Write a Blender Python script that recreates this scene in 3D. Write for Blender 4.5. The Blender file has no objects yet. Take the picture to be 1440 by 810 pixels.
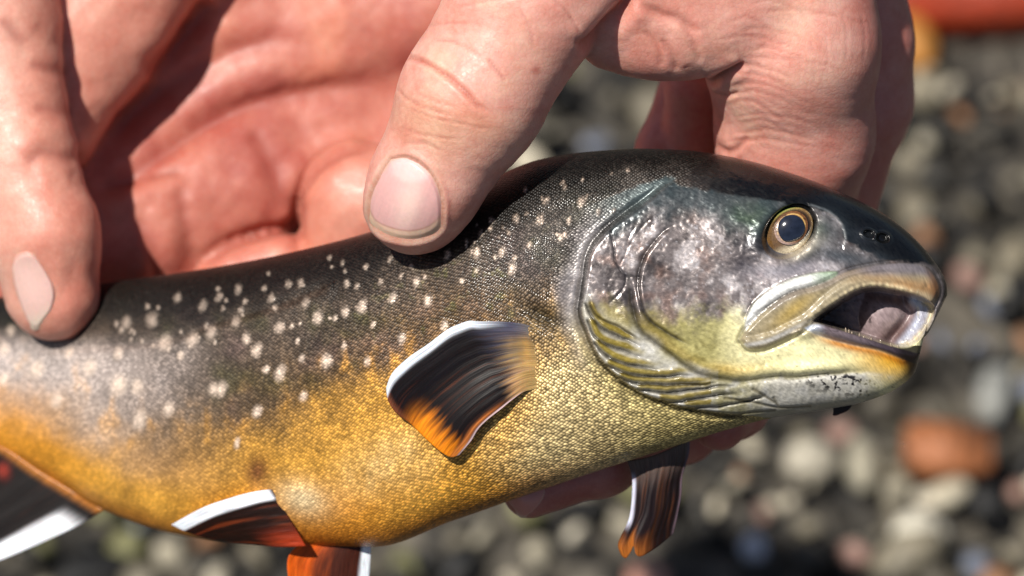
import bpy, math, random
import numpy as np
from mathutils import Vector, Matrix

random.seed(7)
rng = np.random.default_rng(11)
sc = bpy.context.scene
col = sc.collection
R = math.radians

# ------------------------------------------------------------------ camera, sky, sun, exposure
PX = 0.00012            # metres per pixel of the 1440 wide photograph at the fish
FD = 0.60               # focus distance
PITCH = R(50)
cr = Vector((1, 0, 0)); cb = Vector((0, -math.cos(PITCH), math.sin(PITCH))); cu = cb.cross(cr)
FOCUS = Vector((0, 0, 0.42))
cam_d = bpy.data.cameras.new('camera'); cam = bpy.data.objects.new('camera', cam_d); col.objects.link(cam)
cam.matrix_world = Matrix((( cr.x, cu.x, cb.x, 0), (cr.y, cu.y, cb.y, 0), (cr.z, cu.z, cb.z, 0), (0, 0, 0, 1)))
cam.location = FOCUS + cb * FD
cam_d.sensor_width = 36; cam_d.lens = 36 * FD / (1440 * PX)
cam_d.clip_start = 0.01; cam_d.clip_end = 500
cam_d.dof.use_dof = True; cam_d.dof.focus_distance = FD + 0.003; cam_d.dof.aperture_fstop = 12.0
sc.camera = cam

sun_cam = Vector((-0.35, 0.42, 0.83)).normalized()          # towards the sun, in camera axes
sun_dir = cr * sun_cam.x + cu * sun_cam.y + cb * sun_cam.z
elev = math.asin(sun_dir.z); azim = math.atan2(sun_dir.x, sun_dir.y)
w = bpy.data.worlds.new('World'); sc.world = w; w.use_nodes = True
nt = w.node_tree; bg = nt.nodes['Background']
sky = nt.nodes.new('ShaderNodeTexSky'); sky.sky_type = 'NISHITA'; sky.sun_disc = False
sky.sun_elevation = elev; sky.sun_rotation = azim
nt.links.new(sky.outputs[0], bg.inputs[0]); bg.inputs[1].default_value = 0.05
sd = bpy.data.lights.new('sun', 'SUN'); sd.energy = 5.0; sd.angle = R(0.8); sd.color = (1.0, 0.95, 0.87)
so = bpy.data.objects.new('sun', sd); col.objects.link(so)
so.rotation_euler = sun_dir.to_track_quat('Z', 'Y').to_euler(); so.location = sun_dir * 3
sc.view_settings.view_transform = 'Standard'; sc.view_settings.look = 'None'
sc.view_settings.exposure = 0.10; sc.view_settings.gamma = 1
sc.cycles.use_denoising = True; sc.cycles.max_bounces = 6; sc.cycles.diffuse_bounces = 3; sc.cycles.glossy_bounces = 3
sc.cycles.caustics_reflective = False; sc.cycles.caustics_refractive = False

# ------------------------------------------------------------------ helpers
crn, cun, cbn, Fn = (np.array(v) for v in (cr, cu, cb, FOCUS))
def at(P):
    """points measured on the photograph (x, y, height towards the camera, all in fish-plane pixels) -> metres in the place"""
    P = np.asarray(P, float)
    z = P[..., 2] * PX; k = (FD - z) / FD * PX
    X = (P[..., 0] - 720) * k; Y = -(P[..., 1] - 405) * k
    return Fn + X[..., None] * crn + Y[..., None] * cun + z[..., None] * cbn
def ground_at(px, py, z=0.0):
    C = np.array(cam.location); q = at((px, py, 0)); d = q - C
    return C + d * ((z - C[2]) / d[2])
def lin(r, g, b):
    f = lambda c: c / 12.92 if c <= 0.04045 else ((c + 0.055) / 1.055) ** 2.4
    return np.array([f(r / 255), f(g / 255), f(b / 255)])
def sstep(a, b, x):
    t = np.clip((x - a) / (b - a), 0, 1); return t * t * (3 - 2 * t)
def gauss(x, s): return np.exp(-(x / s) ** 2)
def hash2(i, j, seed):
    n = (i.astype(np.int64) * 374761393 + j.astype(np.int64) * 668265263 + seed * 1442695041) & 0x7fffffff
    n = (n ^ (n >> 13)) * 1274126177 & 0x7fffffff
    return ((n ^ (n >> 16)) & 0xffff) / 65535.0
def vnoise(x, y, seed=0):
    i = np.floor(x); j = np.floor(y); fx = x - i; fy = y - j
    fx = fx * fx * (3 - 2 * fx); fy = fy * fy * (3 - 2 * fy); i = i.astype(np.int64); j = j.astype(np.int64)
    a = hash2(i, j, seed); b = hash2(i + 1, j, seed); c = hash2(i, j + 1, seed); d = hash2(i + 1, j + 1, seed)
    return (a * (1 - fx) + b * fx) * (1 - fy) + (c * (1 - fx) + d * fx) * fy
def fbm(x, y, s, o=4, seed=0):
    r = 0; a = 0.5; f = 1.0 / s
    for k in range(o):
        r = r + a * (vnoise(x * f + 17.3 * k, y * f - 9.1 * k, seed + k) - 0.5); a *= 0.5; f *= 2.03
    return r * 2                    # about -1..1
def smooth_line(pts, n=60):
    P = np.array(pts, float); m = len(P)
    if m < 3: return P
    t = np.linspace(0, m - 1, n); i = np.minimum(t.astype(int), m - 2); f = (t - i)[:, None]
    p0 = P[np.maximum(i - 1, 0)]; p1 = P[i]; p2 = P[i + 1]; p3 = P[np.minimum(i + 2, m - 1)]
    return 0.5 * (2 * p1 + (p2 - p0) * f + (2 * p0 - 5 * p1 + 4 * p2 - p3) * f ** 2 + (3 * p1 - p0 - 3 * p2 + p3) * f ** 3)
def curve_dist(x, y, pts, M=60, n=48, closed=False):
    """unsigned distance, signed distance (+ on the right when walking with y down), parameter 0..1"""
    L = smooth_line(pts, n)
    if closed: L = np.vstack([L, L[:1]])
    sh = x.shape; xf = x.ravel(); yf = y.ravel()
    D = np.full(xf.shape, 1e4); S = np.full(xf.shape, 1e4); T = np.zeros(xf.shape)
    sel = np.nonzero((xf > L[:, 0].min() - M) & (xf < L[:, 0].max() + M) & (yf > L[:, 1].min() - M) & (yf < L[:, 1].max() + M))[0]
    X = xf[sel]; Y = yf[sel]; d = np.full(X.shape, 1e4); s = np.full(X.shape, 1e4); tt = np.zeros(X.shape)
    m = len(L) - 1
    for k in range(m):
        a = L[k]; b = L[k + 1]; ab = b - a; l2 = (ab ** 2).sum() + 1e-9
        u = np.clip(((X - a[0]) * ab[0] + (Y - a[1]) * ab[1]) / l2, 0, 1)
        dx = X - a[0] - u * ab[0]; dy = Y - a[1] - u * ab[1]; q = np.hypot(dx, dy)
        w_ = q < d
        d = np.where(w_, q, d); s = np.where(w_, np.sign(ab[0] * dy - ab[1] * dx) * q, s); tt = np.where(w_, (k + u) / m, tt)
    D[sel] = d; S[sel] = s; T[sel] = tt
    return D.reshape(sh), S.reshape(sh), T.reshape(sh)
def poly_sd(x, y, pts, n=80, M=60, smooth=True):
    """signed distance to a closed outline, negative inside"""
    P = list(pts); L = smooth_line(P + [P[0]], n) if smooth else np.array(P + [P[0]], float)
    D, _, _ = curve_dist(x, y, L, M=M, n=len(L))
    ins = np.zeros(x.shape, bool)
    for a, b in zip(L[:-1], L[1:]):
        if a[1] == b[1]: continue
        c = ((a[1] > y) != (b[1] > y)) & (x < (b[0] - a[0]) * (y - a[1]) / (b[1] - a[1]) + a[0]); ins ^= c
    return np.where(ins, -D, D)
def mixc(c, k, m): return c * (1 - m[..., None]) + np.asarray(k) * m[..., None]

def make_mesh(name, V, F, mat, parent=None, smooth=True, attrs=None, fix=True):
    """V in metres, F an (n,4) or (n,3) array"""
    V = np.asarray(V, np.float32); F = np.asarray(F, np.int32)
    if fix:
        a, b, c = V[F[:, 0]], V[F[:, 1]], V[F[:, 2]]
        o = V.mean(0); vol = np.einsum('ij,ij->i', a - o, np.cross(b - o, c - o)).sum()
        if vol < 0: F = F[:, ::-1]
    me = bpy.data.meshes.new(name); k = F.shape[1]
    me.vertices.add(len(V)); me.vertices.foreach_set('co', V.ravel())
    me.loops.add(F.size); me.loops.foreach_set('vertex_index', np.ascontiguousarray(F).ravel())
    me.polygons.add(len(F)); me.polygons.foreach_set('loop_start', np.arange(len(F), dtype=np.int32) * k)
    me.polygons.foreach_set('loop_total', np.full(len(F), k, np.int32))
    me.update(); me.validate()
    me.polygons.foreach_set('use_smooth', np.full(len(me.polygons), smooth))
    for nm, arr in (attrs or {}).items():
        arr = np.asarray(arr, np.float32)
        if nm == 'pigment' or nm == 'surf':
            at_ = me.attributes.new(nm, 'FLOAT_COLOR', 'POINT'); q = np.ones((len(V), 4), np.float32); q[:, :3] = arr
            at_.data.foreach_set('color', q.ravel())
        else:
            at_ = me.attributes.new(nm, 'FLOAT_VECTOR', 'POINT'); at_.data.foreach_set('vector', arr.ravel())
    if mat: me.materials.append(mat)
    o = bpy.data.objects.new(name, me); col.objects.link(o)
    if parent: o.parent = parent
    return o
def tag(o, label=None, cat=None, group=None, kind=None):
    for k, v in (('label', label), ('category', cat), ('group', group), ('kind', kind)):
        if v: o[k] = v
    return o
def grid_faces(n, m, wrap_m=False):
    i = np.arange(n - 1)[:, None]; j = np.arange(m if wrap_m else m - 1)[None, :]; j2 = (j + 1) % m
    return np.stack([i * m + j + 0 * i, i * m + j2, (i + 1) * m + j2, (i + 1) * m + j], -1).reshape(-1, 4)

# ---- material node shorthand
class Mat:
    def __init__(s, name):
        s.m = bpy.data.materials.new(name); s.m.use_nodes = True; s.t = s.m.node_tree; s.b = s.t.nodes['Principled BSDF']
    def n(s, typ, **kw):
        x = s.t.nodes.new('ShaderNode' + typ)
        for k, v in kw.items():
            if k in x.inputs: x.inputs[k].default_value = v
            else: setattr(x, k, v)
        return x
    def l(s, a, b): s.t.links.new(a, b)
    def attr(s, nm): x = s.n('Attribute'); x.attribute_name = nm; return x
    def math(s, op, a, b=None, clamp=False):
        x = s.n('Math'); x.operation = op; x.use_clamp = clamp
        for i, v in enumerate((a, b)):
            if v is None: continue
            if isinstance(v, (int, float)): x.inputs[i].default_value = v
            else: s.l(v, x.inputs[i])
        return x.outputs[0]
    def vmul(s, v, k):
        x = s.n('VectorMath'); x.operation = 'MULTIPLY'; s.l(v, x.inputs[0]); x.inputs[1].default_value = k; return x.outputs[0]
    def ramp(s, f, lo, hi, a=0.0, b=1.0):
        x = s.n('MapRange'); x.clamp = True; s.l(f, x.inputs[0])
        for i, v in enumerate((lo, hi, a, b)): x.inputs[i + 1].default_value = v
        return x.outputs[0]
    def scale(s, c, f):
        x = s.n('VectorMath'); x.operation = 'SCALE'; s.l(c, x.inputs[0]); s.l(f, x.inputs['Scale']); return x.outputs[0]
    def bump(s, h, strength, dist, prev=None):
        x = s.n('Bump'); x.inputs['Strength'].default_value = strength; x.inputs['Distance'].default_value = dist
        s.l(h, x.inputs['Height'])
        if prev is not None: s.l(prev, x.inputs['Normal'])
        return x.outputs[0]

def fish_material():
    M = Mat('fish_skin'); pg = M.attr('pigment'); sf = M.attr('surf'); uv = M.attr('suv')
    sep = M.n('SeparateColor'); M.l(sf.outputs['Color'], sep.inputs[0]); scl, rough, silver = sep.outputs
    # diamond lattice of small scales
    vo = M.n('TexVoronoi'); vo.voronoi_dimensions = '2D'; vo.feature = 'F1'; vo.inputs['Scale'].default_value = 1; vo.inputs['Randomness'].default_value = 0.42
    M.l(uv.outputs['Vector'], vo.inputs['Vector'])
    core = M.ramp(vo.outputs['Distance'], 0.12, 0.62, 1, 0)
    n1 = M.n('TexNoise'); n1.inputs['Scale'].default_value = 0.09; n1.inputs['Detail'].default_value = 3; M.l(uv.outputs['Vector'], n1.inputs['Vector'])
    n2 = M.n('TexNoise'); n2.inputs['Scale'].default_value = 0.75; n2.inputs['Detail'].default_value = 4; M.l(uv.outputs['Vector'], n2.inputs['Vector'])
    sepv = M.n('SeparateColor'); M.l(vo.outputs['Color'], sepv.inputs[0])
    jit = M.ramp(M.math('POWER', sepv.outputs[0], 1.6), 0, 1, 0.55, 1.7)  # per-scale brightness in the base colour stands in for glints
    k = M.math('MULTIPLY', M.math('ADD', M.math('MULTIPLY', M.math('POWER', core, 1.5), 1.25), 0.42), jit)
    k = M.math('ADD', M.math('MULTIPLY', k, scl), M.math('SUBTRACT', 1.0, scl))
    k = M.math('MULTIPLY', k, M.ramp(n2.outputs[0], 0.3, 0.7, 0.78, 1.22))
    k = M.math('MULTIPLY', k, M.ramp(n1.outputs[0], 0.3, 0.7, 0.82, 1.18))
    M.l(M.scale(pg.outputs['Color'], k), M.b.inputs['Base Color'])
    M.l(M.math('ADD', rough, M.ramp(n2.outputs[0], 0.3, 0.7, -0.07, 0.10)), M.b.inputs['Roughness'])
    M.l(silver, M.b.inputs['Metallic'])
    M.l(M.ramp(rough, 0.27, 0.44, 0.32, 0.03), M.b.inputs['Coat Weight']); M.b.inputs['Coat Roughness'].default_value = 0.12
    M.l(M.math('SUBTRACT', 0.5, M.math('MULTIPLY', scl, 0.32)), M.b.inputs['Specular IOR Level'])
    h = M.math('ADD', M.math('MULTIPLY', M.math('MULTIPLY', core, scl), 0.9), M.math('MULTIPLY', n2.outputs[0], 0.55))
    nb = M.bump(h, 0.62, 0.00015)
    M.l(nb, M.b.inputs['Normal']); M.l(M.bump(h, 0.45, 0.00012), M.b.inputs['Coat Normal'])
    return M.m
def fin_material():
    M = Mat('fin_membrane'); pg = M.attr('pigment'); uv = M.attr('suv')
    n = M.n('TexNoise'); n.inputs['Scale'].default_value = 1; n.inputs['Detail'].default_value = 4; M.l(M.vmul(uv.outputs['Vector'], (60, 5, 1)), n.inputs['Vector'])
    M.l(M.scale(pg.outputs['Color'], M.ramp(n.outputs[0], 0.3, 0.7, 0.6, 1.4)), M.b.inputs['Base Color'])
    M.b.inputs['Specular IOR Level'].default_value = 0.16; M.b.inputs['Roughness'].default_value = 0.42; M.b.inputs['Coat Weight'].default_value = 0.05; M.b.inputs['Coat Roughness'].default_value = 0.15
    M.b.inputs['Subsurface Weight'].default_value = 0.15; M.b.inputs['Subsurface Scale'].default_value = 0.0006
    M.l(M.bump(n.outputs[0], 0.35, 0.00012), M.b.inputs['Normal'])
    return M.m
def skin_material(name='skin', fine=1.0):
    M = Mat(name); pg = M.attr('pigment'); co = M.attr('rest')          # rest: authored position / 100
    v = co.outputs['Vector']
    big = M.n('TexNoise'); big.inputs['Scale'].default_value = 2.2; big.inputs['Detail'].default_value = 5; big.inputs['Roughness'].default_value = 0.6; M.l(v, big.inputs['Vector'])
    mott = M.n('TexNoise'); mott.inputs['Scale'].default_value = 11; mott.inputs['Detail'].default_value = 5; mott.inputs['Roughness'].default_value = 0.7; M.l(v, mott.inputs['Vector'])
    warp = M.n('VectorMath'); warp.operation = 'MULTIPLY_ADD'; M.l(mott.outputs['Color'], warp.inputs[0]); warp.inputs[1].default_value = (0.10, 0.10, 0.10); M.l(v, warp.inputs[2])
    cell = M.n('TexVoronoi'); cell.feature = 'DISTANCE_TO_EDGE'; cell.inputs['Scale'].default_value = 13; M.l(warp.outputs[0], cell.inputs['Vector'])
    cell2 = M.n('TexVoronoi'); cell2.feature = 'DISTANCE_TO_EDGE'; cell2.inputs['Scale'].default_value = 5.5
    M.l(M.vmul(warp.outputs[0], (0.75, 1.7, 1.2)), cell2.inputs['Vector'])
    pore = M.n('TexNoise'); pore.inputs['Scale'].default_value = 42; pore.inputs['Detail'].default_value = 3; M.l(v, pore.inputs['Vector'])
    mx = M.n('Mix'); mx.data_type = 'RGBA'; mx.blend_type = 'MULTIPLY'; mx.inputs[0].default_value = 1
    M.l(pg.outputs['Color'], mx.inputs[6])
    rp = M.n('ValToRGB'); rp.color_ramp.elements[0].position = 0.36; rp.color_ramp.elements[1].position = 0.66
    rp.color_ramp.elements[0].color = (0.93, 0.72, 0.68, 1); rp.color_ramp.elements[1].color = (1.06, 1.10, 1.08, 1)
    M.l(M.math('ADD', M.math('MULTIPLY', big.outputs[0], 0.6), M.math('MULTIPLY', mott.outputs[0], 0.4)), rp.inputs[0]); M.l(rp.outputs[0], mx.inputs[7])
    M.l(M.scale(mx.outputs[2], M.ramp(cell.outputs[0], 0.0, 0.12, 0.93, 1.0)), M.b.inputs['Base Color'])
    M.b.inputs['Roughness'].default_value = 0.42; M.l(M.ramp(pore.outputs[0], 0.3, 0.7, 0.34, 0.55), M.b.inputs['Roughness'])
    M.b.inputs['Subsurface Weight'].default_value = 0.45; M.b.inputs['Subsurface Radius'].default_value = (1.0, 0.32, 0.18)
    M.b.inputs['Subsurface Scale'].default_value = 0.0022; M.b.inputs['Specular IOR Level'].default_value = 0.45
    h = M.math('ADD', M.math('MULTIPLY', M.ramp(cell.outputs[0], 0, 0.16), 0.55), M.math('MULTIPLY', pore.outputs[0], 0.35))
    h = M.math('ADD', h, M.math('MULTIPLY', M.ramp(cell2.outputs[0], 0, 0.08), 0.18))
    M.b.inputs['Coat Weight'].default_value = 0.08; M.b.inputs['Coat Roughness'].default_value = 0.3
    M.l(M.bump(h, 0.36 * fine, 0.00012), M.b.inputs['Normal'])
    return M.m
def simple_material(name, c, rough=0.4, **kw):
    M = Mat(name)
    n = M.n('TexNoise'); n.inputs['Scale'].default_value = kw.get('ns', 900); n.inputs['Detail'].default_value = 4
    tc = M.n('TexCoord'); M.l(tc.outputs['Object'], n.inputs['Vector'])
    rgb = M.n('RGB'); rgb.outputs[0].default_value = (*c, 1)
    a = kw.get('var', 0.15)
    M.l(M.scale(rgb.outputs[0], M.ramp(n.outputs[0], 0.3, 0.7, 1 - a, 1 + a)), M.b.inputs['Base Color'])
    M.b.inputs['Roughness'].default_value = rough
    for k in ('Coat Weight', 'Coat Roughness', 'Subsurface Weight', 'Subsurface Scale', 'Metallic', 'IOR', 'Transmission Weight'):
        if k in kw: M.b.inputs[k].default_value = kw[k]
    if kw.get('bump'): M.l(M.bump(n.outputs[0], 0.5, kw['bump']), M.b.inputs['Normal'])
    return M.m
def pigment_material(name, rough, coat=0.0, bump=0.0, scale=900.0, var=0.15, sss=0.0):
    M = Mat(name); pg = M.attr('pigment'); tc = M.n('TexCoord')
    n = M.n('TexNoise'); n.inputs['Scale'].default_value = scale; n.inputs['Detail'].default_value = 4; M.l(tc.outputs['Object'], n.inputs['Vector'])
    M.l(M.scale(pg.outputs['Color'], M.ramp(n.outputs[0], 0.3, 0.7, 1 - var, 1 + var)), M.b.inputs['Base Color'])
    M.b.inputs['Roughness'].default_value = rough; M.b.inputs['Coat Weight'].default_value = coat; M.b.inputs['Coat Roughness'].default_value = 0.05
    if sss: M.b.inputs['Subsurface Weight'].default_value = sss; M.b.inputs['Subsurface Scale'].default_value = 0.001
    if bump: M.l(M.bump(n.outputs[0], 0.5, bump), M.b.inputs['Normal'])
    return M.m

M_fish = fish_material(); M_fin = fin_material(); M_skin = skin_material()
M_nail = pigment_material('nail', 0.34, coat=0.2, bump=0.00003, scale=1500, var=0.04, sss=0.25)
M_eye = pigment_material('eye_surface', 0.22, coat=1.0, bump=0.00005, scale=4000, var=0.3)
M_tooth = simple_material('tooth', (0.26, 0.20, 0.14), 0.25, **{'Coat Weight': 0.5})

# ------------------------------------------------------------------ ground and gravel
def ground():
    n = 121; g = np.concatenate([-np.geomspace(60, 1.0, 20), np.linspace(-0.95, 0.95, n - 40), np.geomspace(1.0, 60, 20)])
    X, Y = np.meshgrid(g, g, indexing='ij'); Z = 0.004 * fbm(X, Y, 0.12, 3, 5) - 0.004
    M = Mat('wet_sand'); tc = M.n('TexCoord'); a = M.n('TexVoronoi'); a.inputs['Scale'].default_value = 90; M.l(tc.outputs['Object'], a.inputs['Vector'])
    rp = M.n('ValToRGB'); rp.color_ramp.elements[0].color = (0.012, 0.011, 0.010, 1); rp.color_ramp.elements[1].color = (0.16, 0.14, 0.11, 1)
    sp = M.n('SeparateColor'); M.l(a.outputs['Color'], sp.inputs[0]); M.l(M.math('POWER', sp.outputs[0], 2.0), rp.inputs[0]); M.l(rp.outputs[0], M.b.inputs['Base Color'])
    M.b.inputs['Roughness'].default_value = 0.8; M.l(M.bump(a.outputs['Distance'], 1.0, 0.01), M.b.inputs['Normal'])
    o = make_mesh('ground', np.stack([X, Y, Z], -1).reshape(-1, 3), grid_faces(len(g), len(g)), M.m, fix=False)
    if o.data.polygons[0].normal.z < 0: o.data.flip_normals()
    tag(o, kind='structure')
ground()
import bmesh
def ico(sub):
    bm = bmesh.new(); bmesh.ops.create_icosphere(bm, subdivisions=sub, radius=1)
    V = np.array([v.co for v in bm.verts]); F = np.array([[v.index for v in f.verts] for f in bm.faces]); bm.free(); return V, F
ICO_V, ICO_F = ico(2)
def stone_shape(r, g_):
    """one rounded, slightly faceted stone; r = half sizes"""
    V = ICO_V.copy()
    for k in range(5):
        nrm = g_.normal(size=3); nrm /= np.linalg.norm(nrm); d = V @ nrm; c = g_.uniform(0.55, 0.85)
        V -= np.clip(d - c, 0, None)[:, None] * nrm * 0.85
    V *= 1 + 0.06 * g_.normal(size=3); return V * r
STONE_COL = [((164, 156, 136), 15), ((124, 116, 98), 16), ((84, 78, 66), 16), ((46, 43, 37), 20), ((16, 15, 14), 32), ((190, 180, 158), 9), ((212, 202, 180), 3),
             ((156, 114, 82), 4), ((116, 114, 78), 6), ((150, 118, 106), 4), ((112, 118, 132), 3)]
def stone_color(g_):
    p = np.array([c[1] for c in STONE_COL], float); k = g_.choice(len(p), p=p / p.sum()); return lin(*STONE_COL[k][0]) * g_.uniform(0.8, 1.2)
M_stone = pigment_material('stone', 0.55, bump=0.002, scale=260, var=0.45)
PROTO = [stone_shape(np.array([1.0, 1.0, 1.0]), rng) for _ in range(24)]
def rotm(a, b, c):
    ca, sa, cb_, sb, cc, sc_ = math.cos(a), math.sin(a), math.cos(b), math.sin(b), math.cos(c), math.sin(c)
    return np.array([[ca, -sa, 0], [sa, ca, 0], [0, 0, 1]]) @ np.array([[1, 0, 0], [0, cb_, -sb], [0, sb, cb_]]) @ np.array([[cc, 0, sc_], [0, 1, 0], [-sc_, 0, cc]])
special_xy = []
def gravel():
    c = ground_at(720, 405); Vs = []; Fs = []; Cs = []; off = 0
    N = 7200
    for k in range(N):
        layer = k % 2
        x = c[0] + rng.uniform(-0.42, 0.42); y = c[1] + rng.uniform(-0.42, 0.42)
        s = 0.0038 * math.exp(rng.normal(0.0, 0.38)); s = min(max(s, 0.0022), 0.0105)
        if any(abs(x - a) < q and abs(y - b) < q for a, b, q in special_xy): continue
        r = np.array([s * rng.uniform(0.85, 1.7), s, s * rng.uniform(0.55, 0.9)])
        V = (PROTO[rng.integers(24)] * r) @ rotm(rng.uniform(0, 6.3), rng.normal(0, 0.35), rng.normal(0, 0.35)).T
        V = V + np.array([x, y, s * 0.2 + (0.0075 if k % 3 == 0 else 0.0)])
        Vs.append(V); Fs.append(ICO_F + off); off += len(V); Cs.append(np.tile(stone_color(rng), (len(V), 1)))
    o = make_mesh('gravel', np.vstack(Vs), np.vstack(Fs), M_stone, attrs={'pigment': np.vstack(Cs)}, fix=False)
    tag(o, 'blurred grey, beige and black gravel covering the shore under the fish', 'gravel', kind='stuff')
def big_stone(px, py, r, rz, colr, label, name='pebble', cat='pebble', shape=None, lift=0.6, mat=None):
    p = ground_at(px, py, 0.012); V, F = (ICO_V, ICO_F) if shape is None else shape
    V = (stone_shape(np.array(r), rng) if shape is None else V * np.array(r)) @ rotm(rz, rng.normal(0, .1), rng.normal(0, .1)).T
    o = make_mesh(name, V, F, mat or M_stone, attrs={'pigment': np.tile(colr, (len(V), 1))})
    o.location = (p[0], p[1], r[2] * lift + 0.004); special_xy.append((p[0], p[1], max(r[0], r[1]) * 0.85))
    tag(o, label, cat); return o
def slab(bev=0.22):
    bm = bmesh.new(); bmesh.ops.create_cube(bm, size=2); bmesh.ops.bevel(bm, geom=bm.edges[:], offset=bev, segments=3, affect='EDGES')
    bmesh.ops.triangulate(bm, faces=bm.faces[:])
    V = np.array([v.co for v in bm.verts]); F = np.array([[v.index for v in f.verts] for f in bm.faces]); bm.free(); return V, F
big_stone(1330, 645, (0.0132, 0.0078, 0.0060), R(-3), lin(160, 100, 62), 'blurred orange brick fragment lying on the gravel below the open mouth', 'brick_fragment', 'brick', slab(), lift=1.9, mat=None)
big_stone(1295, 742, (0.0090, 0.0080, 0.0065), 0.4, lin(214, 208, 190), 'blurred off-white rounded pebble lying below the orange brick fragment')
big_stone(1140, 638, (0.0085, 0.0090, 0.0065), 0.1, lin(178, 170, 152), 'blurred pale beige pebble between the fish chin and the orange brick fragment')
big_stone(912, 805, (0.0075, 0.0075, 0.0060), 0.2, lin(205, 150, 130), 'blurred pinkish pebble cut by the bottom edge below the hanging fin')
big_stone(1062, 756, (0.0052, 0.0052, 0.0045), 0.2, lin(206, 206, 212), 'small bright round white pebble on the gravel right of the hanging fin')
big_stone(1212, 640, (0.0055, 0.0125, 0.0065), 0.0, lin(165, 158, 138), 'blurred tall narrow beige stone left of the orange brick fragment')
big_stone(1400, 540, (0.0060, 0.0140, 0.0065), -0.25, lin(142, 142, 136), 'blurred long pale grey stone right of the fish mouth near the picture edge')
big_stone(1283, 52, (0.0085, 0.0125, 0.0080), 0.15, lin(176, 118, 48), 'blurred yellow-orange pebble beside the right edge of the upper hand')
big_stone(1420, -18, (0.040, 0.014, 0.012), 0.0, lin(150, 50, 20), 'blurred deep orange-red block at the top right corner', 'brick', 'brick', slab(0.15))
gravel()

# ------------------------------------------------------------------ fish
RIBS = np.array([  # top x,y | bottom x,y | mid depth | half width | fullness exponent
    (-900, 560, -905, 650, -1010, 16, 1.0), (-640, 540, -645, 640, -900, 30, 1.0), (-250, 462, -275, 610, -700, 62, 0.95), (0, 418, -12, 642, -540, 85, 0.92), (145, 398, 138, 715, -440, 102, 0.90),
    (300, 376, 250, 752, -350, 114, 0.88), (430, 350, 400, 769, -270, 121, 0.86), (560, 313, 525, 769, -205, 126, 0.84), (680, 256, 640, 731, -165, 128, 0.82),
    (760, 224, 755, 691, -145, 128, 0.80), (840, 212, 865, 654, -135, 127, 0.78), (900, 209, 950, 627, -130, 125, 0.76), (960, 211, 1020, 605, -125, 122, 0.75),
    (1040, 223, 1080, 589, -122, 117, 0.75), (1120, 246, 1140, 579, -118, 108, 0.76), (1195, 276, 1200, 569, -112, 94, 0.78), (1252, 307, 1242, 556, -105, 78, 0.8),
    (1293, 342, 1270, 540, -98, 62, 0.82), (1314, 368, 1287, 522, -94, 50, 0.85), (1323, 381, 1291, 505, -92, 40, 0.9), (1328, 391, 1284, 489, -90, 33, 0.9), (1331, 400, 1305, 469, -89, 24, 0.9),
    (1332, 408, 1317, 446, -88, 15, 0.9), (1332, 415, 1330, 419, -88, 4, 0.9)], float)
def pchip(x, y, xi):
    """monotone-ish cubic through points (finite difference slopes limited)"""
    h = np.diff(x); d = np.diff(y) / h; m = np.zeros(len(x)); m[1:-1] = np.where(d[:-1] * d[1:] > 0, 2 * d[:-1] * d[1:] / (d[:-1] + d[1:] + 1e-12), 0)
    m[0] = d[0]; m[-1] = d[-1]
    i = np.clip(np.searchsorted(x, xi) - 1, 0, len(x) - 2); t = (xi - x[i]) / h[i]
    return (2*t**3-3*t**2+1)*y[i] + (t**3-2*t**2+t)*h[i]*m[i] + (-2*t**3+3*t**2)*y[i+1] + (t**3-t**2)*h[i]*m[i+1]
key = np.concatenate([[0], np.cumsum(np.maximum(np.hypot(np.diff(RIBS[:, 0]), np.diff(RIBS[:, 1])) * 0.5 + 0.5 * np.hypot(np.diff(RIBS[:, 2]), np.diff(RIBS[:, 3])), 2))])
def sample_ribs(s):
    t = np.interp(s, key, np.arange(len(key)))
    out = smooth_line(RIBS, 2)[:0]
    P = RIBS; m = len(P); i = np.minimum(t.astype(int), m - 2)
    return np.stack([pchip(key, P[:, c], s) if c not in (0, 2) else pchip(key, P[:, c], s) for c in range(7)], -1)
s_vis = np.interp(-60, RIBS[:, 0], key)
S = np.concatenate([np.linspace(0, s_vis, 60)[:-1], np.linspace(s_vis, key[-1], 1040)])
RB = sample_ribs(S)
NN, NF = 400, 44
tn = np.linspace(0, math.pi, NN + 1)[:-1]; tf = np.linspace(math.pi, 2 * math.pi, NF + 1)[:-1]; TH = np.concatenate([tn, tf])   # 0 = top, pi = bottom, near side first
ct, st = np.cos(TH)[None, :], np.sin(TH)[None, :]
e = RB[:, 6:7]
wv = np.sign(ct) * np.abs(ct) ** (0.5 + 0.5 * e); zv = np.sign(st) * np.abs(st) ** e
half = (1 - wv) / 2
FX = RB[:, 0:1] * (1 - half) + RB[:, 2:3] * half
FY = RB[:, 1:2] * (1 - half) + RB[:, 3:4] * half
FZ = RB[:, 4:5] + RB[:, 5:6] * zv
FRAC = half + 0 * FX
near = np.where(st > 0, np.abs(st) ** 0.6, 0) + 0 * FX
ARC = np.cumsum(np.hypot(np.diff(FY, axis=1, prepend=FY[:, :1]), np.diff(FZ, axis=1, prepend=FZ[:, :1])), axis=1)
ALONG = np.cumsum(np.concatenate([[0], np.hypot(np.diff(RB[:, 0] * .5 + RB[:, 2] * .5), np.diff(RB[:, 4]))]))[:, None] + 0 * FX

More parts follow.
